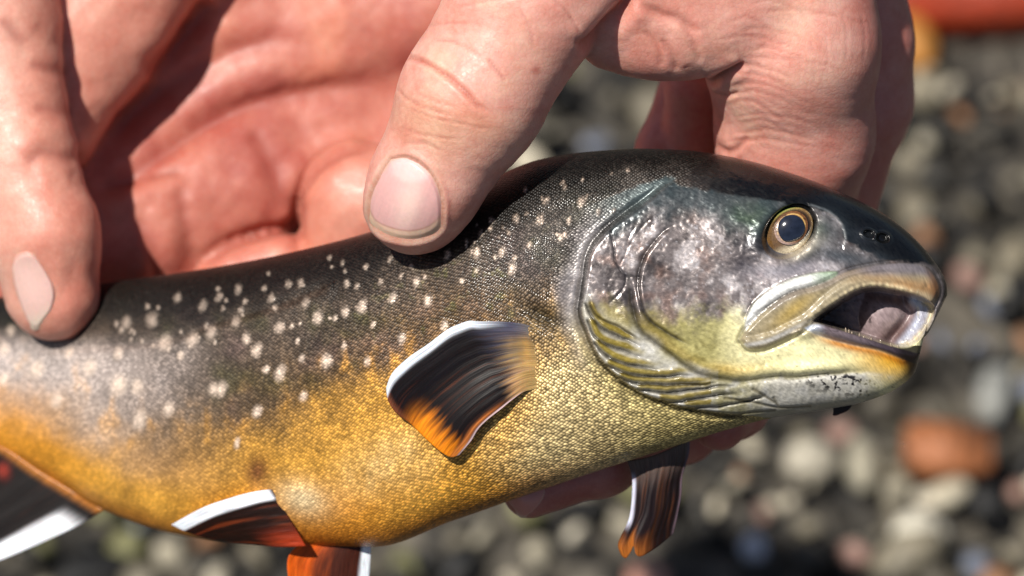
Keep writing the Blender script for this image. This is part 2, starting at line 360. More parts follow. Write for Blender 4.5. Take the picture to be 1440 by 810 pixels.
GILL = [(950, 254), (917, 277), (888, 299), (858, 321), (838, 343), (826, 373), (820, 412), (818, 440), (826, 467), (838, 496), (863, 526), (893, 548), (930, 563), (975, 576), (1040, 584)]
OPER = [(828, 412), (831, 428), (838, 441), (850, 449), (868, 457), (885, 466), (905, 480)]
PREO = [(955, 314), (932, 331), (912, 353), (902, 375), (899, 402), (903, 427), (913, 447), (933, 464), (957, 477), (975, 486)]
PRE2 = [(886, 385), (889, 420), (893, 447), (906, 470), (932, 490), (960, 512), (992, 528), (1036, 536), (1083, 531), (1127, 529), (1167, 525), (1200, 522), (1240, 524), (1280, 528)]
FOLDS = [[(822, 423), (830, 444), (843, 459), (862, 470), (884, 480), (912, 488)], [(824, 448), (834, 470), (850, 484), (880, 494), (917, 507)],
         [(833, 480), (846, 495), (868, 508), (900, 515), (937, 521)], [(850, 512), (872, 522), (905, 529), (950, 529), (985, 527)],
         [(866, 529), (892, 538), (930, 542), (985, 541), (1020, 536)], [(893, 547), (925, 552), (965, 550), (1000, 545), (1050, 540)],
         [(925, 563), (960, 565), (1000, 558), (1040, 553)], [(960, 574), (1010, 572), (1060, 562), (1080, 556)]]
CRACK = [[(858, 323), (863, 350), (865, 368), (875, 383), (880, 390), (877, 404), (868, 416), (856, 426)], [(918, 305), (900, 322), (885, 345), (872, 372)], [(880, 390), (890, 388), (898, 390)],
         [(892, 320), (884, 334), (880, 352)]]
MAXI = [(1040, 478), (1046, 466), (1058, 453), (1074, 438), (1097, 420), (1119, 409), (1146, 402), (1168, 393), (1190, 382), (1230, 373), (1270, 370), (1300, 375), (1316, 392), (1321, 412), (1310, 430), (1297, 422), (1274, 413), (1252, 408), (1228, 405), (1206, 410), (1185, 421), (1163, 436), (1143, 451), (1137, 459), (1119, 471), (1097, 482), (1074, 491), (1052, 491)]
SUPM = [(1046, 468), (1050, 444), (1062, 423), (1085, 405), (1108, 393), (1130, 386), (1154, 382), (1178, 382), (1170, 392), (1146, 402), (1119, 409), (1097, 420), (1074, 438), (1058, 454)]
MOUTH = [(1145, 451), (1163, 436), (1185, 421), (1207, 409), (1230, 405), (1252, 408), (1276, 413), (1300, 421), (1314, 433), (1309, 454), (1297, 472), (1281, 486), (1260, 487), (1235, 480), (1205, 470), (1175, 461)]
LOWLIP = [(1128, 462), (1150, 455), (1185, 463), (1220, 475), (1255, 486), (1288, 496)]
LIPEDGE = [(1140, 466), (1165, 476), (1200, 485), (1235, 492), (1270, 505)]
EYE_C = (1110.0, 325.5)
def ell(x, y, c, a, b, ang):
    dx = x - c[0]; dy = y - c[1]; ca, sa = math.cos(ang), math.sin(ang); return np.hypot((dx * ca + dy * sa) / a, (-dx * sa + dy * ca) / b)

sel_rows = np.nonzero(S > np.interp(640, RIBS[:, 0], key))[0]
r0 = sel_rows[0]
hx, hy = FX[r0:, :NN], FY[r0:, :NN]                 # near side of head and shoulder
nearh = near[r0:, :NN]
D = np.zeros_like(hx)
wx_, wy_ = 2.2 * fbm(hx, hy, 26, 4, 401), 2.2 * fbm(hx, hy, 26, 4, 402)
gd, gs, gt = curve_dist(hx + wx_, hy + wy_, GILL, 120)
inside_gill = gs < 0                                   # towards the snout
sgl = -gs
fade_top = sstep(0.0, 0.12, gt)
D += np.where(gd < 900, (9 * sstep(-3, 4.5, sgl) * np.exp(-np.clip(sgl, 0, None) / 45) - 7 * gauss(sgl + 5, 5) - 5 * gauss(sgl + 16, 16)) * fade_top, 0)
od, os_, ot = curve_dist(hx + wx_, hy + wy_, OPER, 60)
D += np.where(od < 900, (5 * sstep(-1.5, 2.0, -os_) * np.exp(-np.clip(-os_, 0, None) / 25) - 2.5 * gauss(os_ - 3, 3)) * sstep(0, .15, ot) * sstep(1, .85, ot), 0)
pd, ps, pt = curve_dist(hx + wx_, hy + wy_, PREO, 60)
D += np.where(pd < 900, (5 * sstep(-3, 4, -ps) * np.exp(-np.clip(-ps, 0, None) / 30) - 3.5 * gauss(ps - 2, 3)) * sstep(0, .15, pt) * sstep(1, .8, pt), 0)
p2d, p2s, p2t = curve_dist(hx + wx_, hy + wy_, PRE2, 60)
D += np.where(p2d < 900, (7 * gauss(p2s + 10, 8) - 6.0 * gauss(p2s, 3.5) + 3 * gauss(p2s - 12, 9)) * sstep(0, .1, p2t) * sstep(.93, .72, p2t), 0)
fold_groove = np.zeros_like(D); fold_top = np.zeros_like(D)
for F_ in FOLDS:
    fd, fs, ft = curve_dist(hx + 2.5 * fbm(hx, hy, 18, 3, 301), hy + 2.5 * fbm(hx, hy, 18, 3, 302), F_, 30, 30)
    wt = sstep(0, .08, ft) * sstep(1.0, .7, ft)
    fold_groove = np.maximum(fold_groove, gauss(fd, 2.2) * wt); fold_top = np.maximum(fold_top, gauss(fs + 7, 4.5) * wt)
D += -6 * fold_groove + 3.2 * fold_top
crack = np.zeros_like(D)
for F_ in CRACK:
    fd, fs, ft = curve_dist(hx, hy, F_, 20, 30); crack = np.maximum(crack, gauss(fd + 0.8 * fbm(hx, hy, 6, 2, 3), 1.5) * (1 if F_ is CRACK[0] else .55))
D += -1.3 * crack
sx = poly_sd(hx, hy, SUPM); D += 4 * sstep(2.0, -3, sx)
mx_ = poly_sd(hx, hy, MAXI, 120)
D += 7.5 * sstep(2, -7, mx_) - 3 * gauss(mx_ - 3, 2.2)
# fleshy ridge along the middle of the lip
ld, ls, lt = curve_dist(hx, hy, [(1050, 482), (1080, 475), (1110, 461), (1135, 447), (1165, 420), (1195, 400), (1230, 393), (1265, 394), (1295, 402)], 30)
D += 3.0 * gauss(ld, 5) - 1.5 * gauss(ls + 9, 3)
lipfr = poly_sd(hx, hy, MOUTH, 120)
D += 3.0 * gauss(lipfr - 4, 4) * vnoise(lt * 60, lt * 3, 4) * (hy < 465)
# lower jaw rim
wd, ws, wt_ = curve_dist(hx, hy, LOWLIP, 40)
D += 8 * gauss(ws - 7, 8) * (wd < 900)
ed, es, et = curve_dist(hx, hy, LIPEDGE, 30); D += -3 * gauss(es, 3.0) * (ed < 900)
# throat striation
tmask = sstep(1, 9, p2s) * sstep(1010, 1060, hx) * (p2d < 70) * sstep(1260, 1190, hx)
D += tmask * (1.2 * fbm(hx * 1.5 + hy * 0.4, hy * 0.35, 7, 3, 8) + 1.0)
thr = [[(1020, 560), (1060, 566), (1095, 573), (1140, 571)], [(1000, 590), (1050, 581), (1090, 577)], [(1060, 548), (1090, 566)], [(1095, 573), (1088, 560)]]
tg = np.zeros_like(D)
for F_ in thr:
    fd, fs, ft = curve_dist(hx, hy, F_, 20, 24); tg = np.maximum(tg, gauss(fd, 2.2))
D += -4 * tg
# eye socket, nostrils
er = ell(hx, hy, EYE_C, 41, 30, R(-46))
D += 3.5 * gauss(er - 1.3, 0.25) - 20 * sstep(1.12, 0.9, er)
lidd, lids, lidt = curve_dist(hx, hy, [(1140, 288), (1165, 297), (1182, 313), (1189, 332), (1187, 345)], 30); D += 1.2 * gauss(lids + 3, 5) * (lidd < 900) - 1.0 * gauss(lids - 3, 3) * (lidd < 900)
for c, a, b in (((1222, 329), 8, 5.5), ((1241, 335), 9, 7)):
    q = ell(hx, hy, c, a, b, R(20)); D += -9 * sstep(1.1, 0.6, q) + 3.0 * gauss(q - 1.3, 0.3)
D += 0.9 * fbm(hx * .6, hy, 9, 3, 35) * (hy < np.interp(hx, [900, 1060, 1300], [255, 282, 360])) * (hx > 930)
D += 2.2 * fbm(hx, hy, 60, 4, 21) * sstep(10, 60, sgl) * (gd < 1e3) + 0
D += (1.1 * fbm(hx, hy, 14, 3, 31) + 0.55 * fbm(hx, hy, 5, 2, 33)) * inside_gill * (1 - 0)
# mouth cavity: real hollow with palate and the far lip
inm = sstep(2.0, -5.0, lipfr)
zs = FZ[r0:, :NN] + D * nearh
mid = RB[r0:, 4:5] + 0 * hx
palate = -100 + 20 * gauss(ell(hx, hy, (1246, 438), 62, 38, R(-18)), 1.0) - 80 * sstep(1240, 1140, hx) + 4 * fbm(hx, hy, 22, 3, 14)
farlip_d, fls, flt = curve_dist(hx, hy, [(1290, 420), (1299, 432), (1298, 448), (1288, 466), (1272, 486)], 40)
palate = np.maximum(palate, -104 + 22 * np.sqrt(np.clip(1 - (farlip_d / 19) ** 2, 0, 1)) + 1.5 * fbm(hx, hy, 5, 2, 15))
palate += -12 * gauss(farlip_d - 21, 7) * (hx < 1288)
HZ = zs * (1 - inm) + np.minimum(palate, zs) * inm
FZ[r0:, :NN] = HZ
# gentle flank dents and scale-row unevenness
FZ[:, :NN] += near[:, :NN] * (2.5 * fbm(FX[:, :NN], FY[:, :NN], 90, 3, 41) + 0.7 * fbm(FX[:, :NN], FY[:, :NN], 22, 2, 43)) * sstep(900, 700, FX[:, :NN])
crs, crs_s, _ = curve_dist(FX[:, :NN], FY[:, :NN], [(60, 492), (150, 486), (230, 478), (300, 455), (380, 432), (450, 405)], 40); FZ[:, :NN] += -5 * gauss(crs, 6) + 3 * gauss(crs_s - 12, 10) * (crs < 900)
# belly pinch in front of the pelvic fin
FZ[:, :NN] += -9 * gauss(ell(FX[:, :NN], FY[:, :NN], (372, 676), 22, 26, 0.3), 1) + 5 * gauss(ell(FX[:, :NN], FY[:, :NN], (410, 700), 26, 26, 0), 1)

# ---- pigment over the whole body, painted sheen and glints included
X, Y = FX, FY
nz = fbm(X, Y, 70, 5, 51); nz2 = fbm(X * 1.0, Y * 0.6, 18, 4, 61); nz3 = fbm(X, Y, 8, 3, 71)
yG = np.interp(X, [-100, 0, 100, 200, 300, 400, 500, 600, 700, 800, 880], [565, 560, 592, 640, 655, 605, 565, 535, 505, 480, 500])
yK = np.interp(X, [-100, 0, 100, 200, 300, 400, 500, 600, 700, 800, 900, 960], [464, 462, 472, 472, 452, 424, 394, 368, 322, 268, 244, 245])
dark = lin(20, 17, 15); flank = lin(82, 70, 60); gold = lin(214, 156, 62)
C = np.ones(X.shape + (3,)) * flank
C = mixc(C, lin(66, 64, 40), sstep(0.0, 0.6, fbm(X, Y, 45, 3, 77)) * 0.8)
C = mixc(C, lin(104, 84, 82), sstep(0.0, 0.6, fbm(X, Y, 55, 3, 87)) * 0.5)
silv = sstep(330, 120, X + 40 * nz) * sstep(-10, 40, Y - yK) ; C = mixc(C, lin(196, 182, 176), silv * 0.85)
C = mixc(C, lin(84, 82, 80), sstep(620, 780, X) * 0.5)
C = mixc(C, lin(122, 92, 52), sstep(-150, 10, Y - yG + 40 * nz + 10 * nz2) * 0.75 * sstep(60, 260, X))
belly = sstep(-62, 62, Y - yG + 34 * nz + 12 * nz2)
G = np.ones(X.shape + (3,)) * gold
G = mixc(G, lin(216, 196, 146), sstep(640, 800, X + 60 * nz) * 0.85)
G = mixc(G, lin(186, 170, 104), sstep(800, 980, X + 40 * nz) * 0.7)
G = mixc(G, lin(222, 142, 34), sstep(180, 60, np.abs(X - 420) + 50 * nz) * sstep(0.72, 0.9, FRAC) * 0.85)
G = mixc(G, lin(232, 205, 150), gauss(ell(X, Y, (545, 655), 80, 40, R(-25)) , 1.0) * 0.55 * (0.7 + 0.6 * nz2))  # pale creamy sheen painted on the belly
G = mixc(G, lin(230, 205, 160), gauss(ell(X, Y, (425, 702), 38, 24, R(20)), 1.0) * 0.9)
G = mixc(G, lin(222, 150, 48), sstep(170, 40, X) * 0.9)
G = mixc(G, lin(198, 150, 96), sstep(360, 120, np.abs(X - 190) * 2 + 80 * nz) * sstep(60, 0, Y - yG) * 0.8)
G = mixc(G, lin(168, 98, 28), sstep(0.90, 0.99, FRAC + 0.03 * nz) * 0.7 * sstep(900, 700, X))  # thin darker underside, belly shading put into the colour
C = C * (1 - belly[..., None]) + G * belly[..., None]
C = mixc(C, lin(226, 160, 60), gauss(nz2 - 0.6, 0.3) * sstep(-110, -20, Y - yG) * (1 - belly) * 0.5)
back = sstep(34, -30, Y - yK + 26 * nz + 8 * nz2); C = C * (1 + 0.3 * nz2 + 0.1 * nz3)[..., None].clip(0.4, 1.7); C = mixc(C, lin(120, 122, 66), sstep(0.25, 0.6, fbm(X, Y, 16, 3, 411)) * gauss(ell(X, Y, (640, 420), 130, 60, -0.4), 1) * 0.5); C = mixc(C, dark, back * 0.96)  # green-yellow glints on the flank are painted in here
C = mixc(C, lin(44, 36, 32), sstep(30, 8, crs) * sstep(0, -8, crs_s).repeat(1, 1)[:, :] * 0 if False else np.zeros_like(X))
C = mixc(C, lin(112, 62, 44), gauss(ell(X, Y, (362, 662), 18, 22, 0.3), 1) * 0.8)
# cream spots
SP = []
for a, b, s_ in ((300, 330, 2.7), ):
    SP += [(a + x / s_, b + y / s_, r) for x, y, r in [(440, 85, 4), (490, 105, 4), (580, 120, 4), (285, 190, 5), (330, 185, 5.5), (505, 185, 5.5), (220, 240, 5.5), (350, 260, 6.5), (395, 315, 8), (250, 355, 7.5), (125, 400, 7), (165, 440, 8),
           (565, 270, 8.5), (500, 295, 6), (680, 240, 6.5), (770, 180, 6), (815, 255, 7), (875, 345, 6.5), (715, 395, 6.5), (430, 480, 9), (335, 470, 5), (585, 485, 6), (255, 525, 9.5), (30, 585, 8), (340, 615, 6.5), (165, 670, 8), (495, 425, 5),
           (95, 205, 6), (105, 290, 5), (890, 75, 6), (1000, 70, 7), (90, 330, 5), (605, 340, 4), (195, 205, 4), (635, 180, 4), (90, 790, 6), (235, 280, 4), (320, 400, 4), (460, 315, 4), (670, 92, 4), (200, 510, 5)]]
SP += [(x / 2.7, 400 + y / 2.7, r) for x, y, r in [(40, 175, 6), (480, 145, 6.5), (575, 135, 8), (675, 50, 5), (770, 80, 6), (905, 20, 6), (830, 50, 5), (1030, 55, 6), (800, 180, 7), (895, 145, 6), (15, 245, 7), (140, 320, 10), (340, 315, 9), (265, 260, 6),
       (15, 360, 7), (450, 385, 11), (520, 390, 8), (215, 440, 8), (530, 515, 9.5), (640, 475, 7), (730, 210, 8), (625, 225, 9), (450, 260, 7), (900, 605, 6), (685, 270, 5), (815, 400, 7)]]
SP += [(725, 306, 6), (759, 309, 7), (818, 284, 7), (720, 378, 7), (705, 353, 6), (670, 354, 7), (842, 300, 4), (768, 282, 5), (630, 359, 4), (788, 334, 4), (745, 345, 4), (690, 322, 4), (800, 310, 4), (650, 395, 4), (738, 268, 4)]
for _ in range(60):
    a = rng.uniform(150, 900); SP.append((a, np.interp(a, [0, 200, 400, 600, 800, 900], [440, 430, 385, 345, 262, 240]) + rng.uniform(-14, 75), rng.uniform(2.2, 3.8)))
spot = np.zeros_like(X)
for (a, b, r) in SP:
    ss = (np.abs(X - a) < 26) & (np.abs(Y - b) < 26)
    q = ell(X[ss] + 3.0 * nz3[ss], Y[ss] + 3.0 * nz2[ss], (a, b), r * (0.86 + .2 * (a < 330)), r * (1.3 + .2 * (a < 330)), R(16)); spot[ss] = np.maximum(spot[ss], sstep(1.4, 0.1, q))
spot *= (st > 0)
spc = lin(236, 212, 192)
C = mixc(C, spc, spot * 0.8 * (0.5 + 0.5 * sstep(-10, 60, Y - yK)))
FZ += 1.6 * spot

# ---- head pigment (near side painted with real markings, dark grooves, mouth shade and a lip highlight, far side mirrored loosely)
hC = C[r0:, :NN].copy(); hn = fbm(hx, hy, 40, 5, 91); hn2 = fbm(hx, hy, 11, 4, 95); hn3 = fbm(hx, hy, 4, 2, 99)
headm = sstep(-2, 3, sgl) * (gd < 900) + (gd >= 900) * (hx > 900)
BL = [(880, 268), (905, 258), (930, 250), (948, 250), (957, 262), (1006, 270), (1065, 280), (1090, 284), (1120, 290), (1150, 294), (1178, 308), (1190, 338), (1205, 347), (1227, 358), (1247, 368), (1310, 372), (1345, 380)]
bd, bs, bt = curve_dist(hx, hy, BL, 500)
below = sstep(-3, 3, bs + 5 * hn2)
headm = headm * (1 - (1 - below) * sstep(1040, 925, hx + 30 * hn2))
cheek = lin(138, 128, 126)
H = np.ones(hx.shape + (3,)) * cheek
H = mixc(H, lin(214, 204, 202), sstep(0.05, 0.45, hn + 0.6 * hn2) * 0.85)
H = mixc(H, lin(62, 56, 56), sstep(0.0, 0.4, -hn + 0.5 * hn2) * 0.8); H = mixc(H, lin(232, 226, 230), sstep(0.35, 0.6, hn3 + 0.5 * hn) * 0.6)
H = mixc(H, lin(138, 108, 96), sstep(0.1, 0.6, fbm(hx, hy, 30, 4, 101)) * 0.6)
# teal-grey upper cheek
teal = sstep(62, 20, hy - np.interp(hx, [840, 900, 950, 1010, 1065, 1110, 1200], [300, 275, 262, 275, 290, 300, 345]) + 22 * hn)
H = mixc(H, lin(58, 72, 76), teal * 0.85 * sstep(1200, 1100, hx))
H = mixc(H, lin(84, 100, 76), gauss(ell(hx, hy, (1052, 305), 30, 18, 0.2), 1.0) * 0.55 * (0.6 + 0.8 * np.clip(hn2 + .3, 0, 1)))
H = mixc(H, lin(40, 44, 52), gauss(ell(hx, hy, (1072, 348), 42, 13, 0.15), 1.0) * 0.9)
H = mixc(H, lin(58, 54, 60), gauss(ell(hx, hy, (1045, 372), 24, 20, 0.1), 1.0) * 0.8)
H = mixc(H, lin(214, 206, 214), gauss(ell(hx, hy, (1110, 380), 60, 12, -0.1), 1.0) * 0.6)
# olive-yellow lower cheek and jaw
yO = np.interp(hx, [820, 860, 900, 950, 1000, 1040, 1080, 1120, 1300], [425, 428, 440, 452, 435, 448, 470, 468, 470])
ol = sstep(-24, 22, hy - yO + 30 * hn + 16 * hn2 + 6 * hn3)
O = np.ones(hx.shape + (3,)) * lin(168, 160, 104)
O = mixc(O, lin(244, 236, 184), sstep(985, 1060, hx + 20 * hn) * 0.92)
O = mixc(O, lin(106, 96, 44), sstep(0.0, 0.5, -hn2 + 0.3 * hn) * 0.6 * sstep(1080, 980, hx))
O = mixc(O, lin(120, 104, 40), sstep(990, 900, hx) * 0.6)
O = mixc(O, lin(150, 130, 66), gauss(p2s + 10, 9) * (p2d < 60) * sstep(1130, 1000, hx) * .6)
O = mixc(O, lin(196, 160, 70), gauss(p2s + 16, 9) * (p2d < 60) * sstep(1130, 1030, hx) * sstep(980, 1030, hx) * .5)
H = H * (1 - ol[..., None]) + O * ol[..., None]
# freckles on the jaw
fr = sstep(0.42, 0.62, fbm(hx, hy, 5.0, 2, 111)) * sstep(1000, 1060, hx) * ol
H = mixc(H, lin(110, 96, 56), fr * 0.6)
# orange chin
och = sstep(1175, 1245, hx - 0.9 * (hy - 500) * 0 + 14 * hn) * sstep(-6, 6, hy - np.interp(hx, [1100, 1200, 1290], [472, 490, 505]))
H = mixc(H, lin(238, 176, 20), och * 0.9 * sstep(560, 515, hy + (1290 - hx) * 0.2))
og = gauss(es - 4, 6) * (ed < 900) * sstep(1130, 1180, hx); H = mixc(H, lin(206, 124, 16), np.clip(og, 0, 1) * 0.85)
# branchiostegal area below crease
th = sstep(-2, 4, p2s + 3 * hn2) * (p2d < 900) * headm * sstep(880, 900, hx) * sstep(1262, 1205, hx + 26 * hn2 + 14 * hn)
T_ = np.ones(hx.shape + (3,)) * lin(172, 166, 136)
T_ = mixc(T_, lin(214, 212, 206), sstep(-0.2, 0.5, hn2) * 0.6)
T_ = mixc(T_, lin(122, 114, 62), sstep(0.1, 0.6, fbm(hx * 0.6, hy * 1.6, 22, 3, 121)) * 0.6 * sstep(1120, 1040, hx))
T_ = mixc(T_, lin(226, 222, 216), sstep(1040, 1100, hx) * 0.65)
dots = sstep(0.08, 0.4, fbm(hx, hy, 5, 3, 131)) * gauss(ell(hx, hy, (1185, 538), 72, 17, R(10)), 1.0); T_ = mixc(T_, lin(38, 36, 40), np.clip(dots * 1.4, 0, 1))
T_ = mixc(T_, lin(120, 110, 60), gauss(RB[r0:, 3:4] - 6 - hy, 8) * 0.5)
H = H * (1 - th[..., None]) + T_ * th[..., None]
foldm = sstep(28, 0, np.minimum.reduce([curve_dist(hx, hy, F_, 30, 20)[0] for F_ in FOLDS])) * headm
foldm = foldm * sstep(-14, -6, p2s) * (hx < 1010)
H = mixc(H, lin(136, 118, 46), np.clip(fold_top * 1.2, 0, 1) * (hx < 1000) * 0.85)
H = mixc(H, lin(206, 204, 204), np.clip(foldm - fold_top * 1.3, 0, 1) * 0.6)
H = mixc(H, lin(30, 26, 18), np.clip(fold_groove * 1.1, 0, 1) * 0.85)
H = mixc(H, lin(34, 30, 28), np.clip(gauss(p2s, 3.0) * (p2d < 900) * (1 - sstep(1180, 1200, hx)) * 0.75 * sstep(0, .1, p2t), 0, 1))
H = mixc(H, lin(28, 25, 28), np.clip(gauss(ps - 1.5, 2.6) * (pd < 900), 0, 1) * 0.8 * sstep(0, .15, pt) * sstep(1, .85, pt))
H = mixc(H, lin(34, 32, 36), np.clip(gauss(os_ - 1.5, 2.2) * (od < 900), 0, 1) * 0.7 * sstep(0, .2, ot) * sstep(1, .85, ot))
H = mixc(H, lin(34, 30, 34), crack * 0.8); H = mixc(H, lin(80, 70, 40), tg * 0.7)
# black upper head and snout
blk = lin(9, 9, 10); H = H * below[..., None] + blk * (1 - below[..., None])
H = mixc(H, lin(58, 68, 74), gauss(ell(hx, hy, (1163, 325), 26, 24, 0.3), 1.0) * 0.85)
H = mixc(H, lin(120, 128, 112), gauss(ell(hx, hy, (1152, 325), 10, 17, 0.3), 1.0) * 0.45)
H = mixc(H, lin(34, 38, 44), gauss(ell(hx, hy, (1210, 333), 20, 12, 0.2), 1.0) * 0.7)
H = mixc(H, lin(74, 84, 92), gauss(ell(hx, hy, (1190, 362), 48, 12, 0.15), 1.0) * 0.8)
H = mixc(H, lin(110, 116, 120), gauss(lids, 1.6) * (lidd < 900) * 0.5)
H = mixc(H, lin(222, 212, 192), gauss(ell(hx, hy, (1131, 351), 26, 9, -0.55), 1.0) * 0.85); H = mixc(H, lin(8, 8, 9), sstep(1.32, 1.0, er) * 0.75 * sstep(26, -6, (hx - 1110) * .35 + (hy - 325) * .9))
# lips
lipm = sstep(1.5, -2.5, mx_)
Lc = np.ones(hx.shape + (3,)) * lin(150, 138, 112)
Lc = mixc(Lc, lin(178, 150, 76), gauss(ell(hx, hy, (1115, 437), 38, 11, R(-38)), 1.0) * 0.8)
Lc = mixc(Lc, lin(112, 104, 108), gauss(mx_ + 4, 5) * sstep(-5, 5, 435 - hy + 0 * hx) * 0.55)
Lc = mixc(Lc, lin(118, 112, 118), sstep(1190, 1230, hx) * sstep(394, 380, hy) * 0.9)
Lc = mixc(Lc, lin(188, 128, 62), gauss(ell(hx, hy, (1275, 402), 60, 10, R(8)), 1.0) * (0.55 + 0.3 * hn2))
Lc = mixc(Lc, lin(126, 78, 40), sstep(1296, 1322, hx) * 0.85)
fringe = gauss(lipfr - 5, 4.5) * sstep(1100, 1140, hx); Lc = mixc(Lc, lin(214, 196, 156), np.clip(fringe * (0.55 + 0.9 * (vnoise(lt * 75, lt * 0, 6) - .3)), 0, 1))
Lc = mixc(Lc, lin(230, 226, 222), gauss(ls - 4, 3) * (ld < 900) * sstep(1150, 1100, hx) * 0.8)  # painted white highlight along the jaw ridge
H = H * (1 - lipm[..., None]) + Lc * lipm[..., None]
rd = sstep(1322, 1330, hx + 0.1 * (400 - hy)) ; H = mixc(H, lin(16, 12, 12), rd * 0.95 * sstep(440, 425, hy))
sm = sstep(1.5, -2.5, sx) * (1 - lipm); Sc = np.ones(hx.shape + (3,)) * lin(240, 240, 238)
Sc = mixc(Sc, lin(96, 100, 60), gauss(sx, 3.0) * 0.8 * sstep(470, 430, hy)); Sc = mixc(Sc, lin(120, 160, 110), sstep(1130, 1165, hx) * 0.6)
strk, _, _ = curve_dist(hx, hy, [(1060, 440), (1078, 430), (1098, 418), (1118, 408)], 20); Sc = mixc(Sc, lin(60, 56, 56), gauss(strk, 1.5) * .6)
H = H * (1 - sm[..., None]) + Sc * sm[..., None]
H = mixc(H, lin(52, 44, 46), gauss(mx_ - 2, 2.2) * 0.7 * (lipfr > 2) * sstep(1180, 1160, hx))
# lower lip strip
ll = sstep(-1, 2, ws) * sstep(3, -3, es) * (wd < 40) * (ed < 60) * sstep(1124, 1136, hx) * sstep(-1, 2, lipfr)
Wc = np.ones(hx.shape + (3,)) * lin(120, 106, 112)
Wc = mixc(Wc, lin(206, 212, 224), sstep(1165, 1140, hx)); Wc = mixc(Wc, lin(60, 48, 58), sstep(1190, 1250, hx) * 0.85)
H = H * (1 - ll[..., None]) + Wc * ll[..., None]
tip = sstep(1250, 1272, hx + 0.35 * (490 - hy) + 5 * hn) * (hy > 486 - 0) * sstep(-1, 3, lipfr); H = mixc(H, lin(24, 15, 12), np.clip(tip, 0, 1) * 0.95)
# inside of the mouth
I_ = np.ones(hx.shape + (3,)) * lin(146, 128, 130)
I_ = mixc(I_, lin(38, 24, 26), sstep(1225, 1165, hx + 18 * hn) * 0.95)  # deep left end coloured dark for the shade in the cavity
I_ = mixc(I_, lin(92, 60, 44), gauss(ell(hx, hy, (1250, 421), 34, 7, 0.15), 1.0) * 0.8)
I_ = mixc(I_, lin(90, 62, 56), gauss(ell(hx, hy, (1262, 468), 40, 12, -0.4), 1.0) * 0.7)
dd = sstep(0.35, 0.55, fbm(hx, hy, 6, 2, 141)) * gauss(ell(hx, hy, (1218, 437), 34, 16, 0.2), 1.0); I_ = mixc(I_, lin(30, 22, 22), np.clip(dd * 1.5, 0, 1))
I_ = mixc(I_, lin(170, 178, 198), sstep(17, 6, farlip_d) * (0.75 + 0.4 * hn2)); I_ = mixc(I_, lin(218, 206, 178), sstep(4, 11, fls * -1 if False else np.abs(fls)) * (farlip_d < 16) * (hx > 1290) * 0.6)
outer = sstep(-12, -3, lipfr) * sstep(1285, 1300, hx + (hy - 430) * 0.5); I_ = mixc(I_, lin(206, 190, 150), outer * 0.7 * (0.5 + vnoise(np.arctan2(hy - 430, hx - 1240) * 60, hx * 0, 9)))
H = H * (1 - inm[..., None]) + I_ * inm[..., None]
hC = hC * (1 - headm[..., None]) + H * headm[..., None]
# cleithrum: pale bare skin behind the gill opening
cl = (1 - headm) * sstep(46, 6, gd + 14 * hn) * sstep(0.10, 0.35, gt) * sstep(0.72, 0.55, gt)
hC = mixc(hC, lin(196, 190, 190), cl * (0.75 + 0.3 * hn2)); hC = mixc(hC, lin(96, 92, 100), cl * sstep(0.0, 0.5, -hn) * 0.6)
up = (1 - headm) * sstep(70, 10, gd) * sstep(0.30, 0.10, gt) * below; hC = mixc(hC, lin(78, 92, 94), up * 0.8)
hC = mixc(hC, lin(22, 20, 18), gauss(sgl + 3, 4.2) * sstep(0.05, 0.25, gt) * (gd < 900) * 0.95)
hC = mixc(hC, lin(196, 178, 120), (1 - headm) * gauss(sgl + 13, 8) * sstep(.45, .6, gt) * (gd < 900) * 0.6)
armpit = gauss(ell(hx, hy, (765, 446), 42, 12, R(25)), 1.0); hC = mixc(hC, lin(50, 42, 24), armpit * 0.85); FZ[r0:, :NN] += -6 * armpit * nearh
C[r0:, :NN] = hC
# far side of the head: the same simple scheme (black above, cheek, pale jaw)
fx_, fy_, ff = X[:, NN:], Y[:, NN:], FRAC[:, NN:]
hd = sstep(830, 860, fx_); fc = np.ones(fx_.shape + (3,)) * cheek; fc = mixc(fc, blk, sstep(0.3, 0.2, ff)); fc = mixc(fc, lin(205, 196, 140), sstep(0.55, 0.7, ff))
C[:, NN:] = C[:, NN:] * (1 - hd[..., None]) + fc * hd[..., None]

# ---- surface attributes: scale strength, roughness, silver
SC = np.ones_like(X); RO = np.full_like(X, 0.38); SI = np.full_like(X, 0.10)
SI += 0.12 * belly
RO = RO + 0.10 * sstep(450, 150, X)
bare = headm * 1.0
bare_all = np.zeros_like(X); bare_all[r0:, :NN] = np.clip(np.maximum(bare, np.maximum(cl, up) * 0.9), 0, 1); bare_all[:, NN:] = hd
topsc = np.zeros_like(X); topsc[r0:, :NN] = sstep(985, 930, hx) * (1 - below) * (1 - headm)
SC = SC * (1 - bare_all) + 0; SC = np.maximum(SC * (1 - spot * 0.5), 0)
SC[r0:, :NN] = np.maximum(SC[r0:, :NN], sstep(960, 900, hx) * (1 - below))
SC *= (sstep(0, 640, X) * 0.6 + 0.4) * (1 - 0.45 * belly * sstep(720, 500, X))
RO = RO * (1 - bare_all) + 0.29 * bare_all; SI = SI * (1 - bare_all) + 0.40 * bare_all
sh = np.zeros_like(X); sh[r0:, :NN] = (1 - below) * headm; RO = RO * (1 - sh) + 0.31 * sh; SI = SI * (1 - sh)
mi = np.zeros_like(X); mi[r0:, :NN] = np.maximum.reduce([inm, lipm, th * .7, ol * 0.85 * headm, sm]); SI *= (1 - mi); RO = RO * (1 - mi) + 0.37 * mi
PU = 6.0 - 1.2 * sstep(700, 300, X); PV = 4.6 - 0.8 * sstep(700, 300, X)
U_ = ALONG / 3.5; V_ = ARC / 2.55
SUV = np.stack([(U_ + V_) * 0.5, (U_ - V_) * 0.5, 0 * U_], -1)
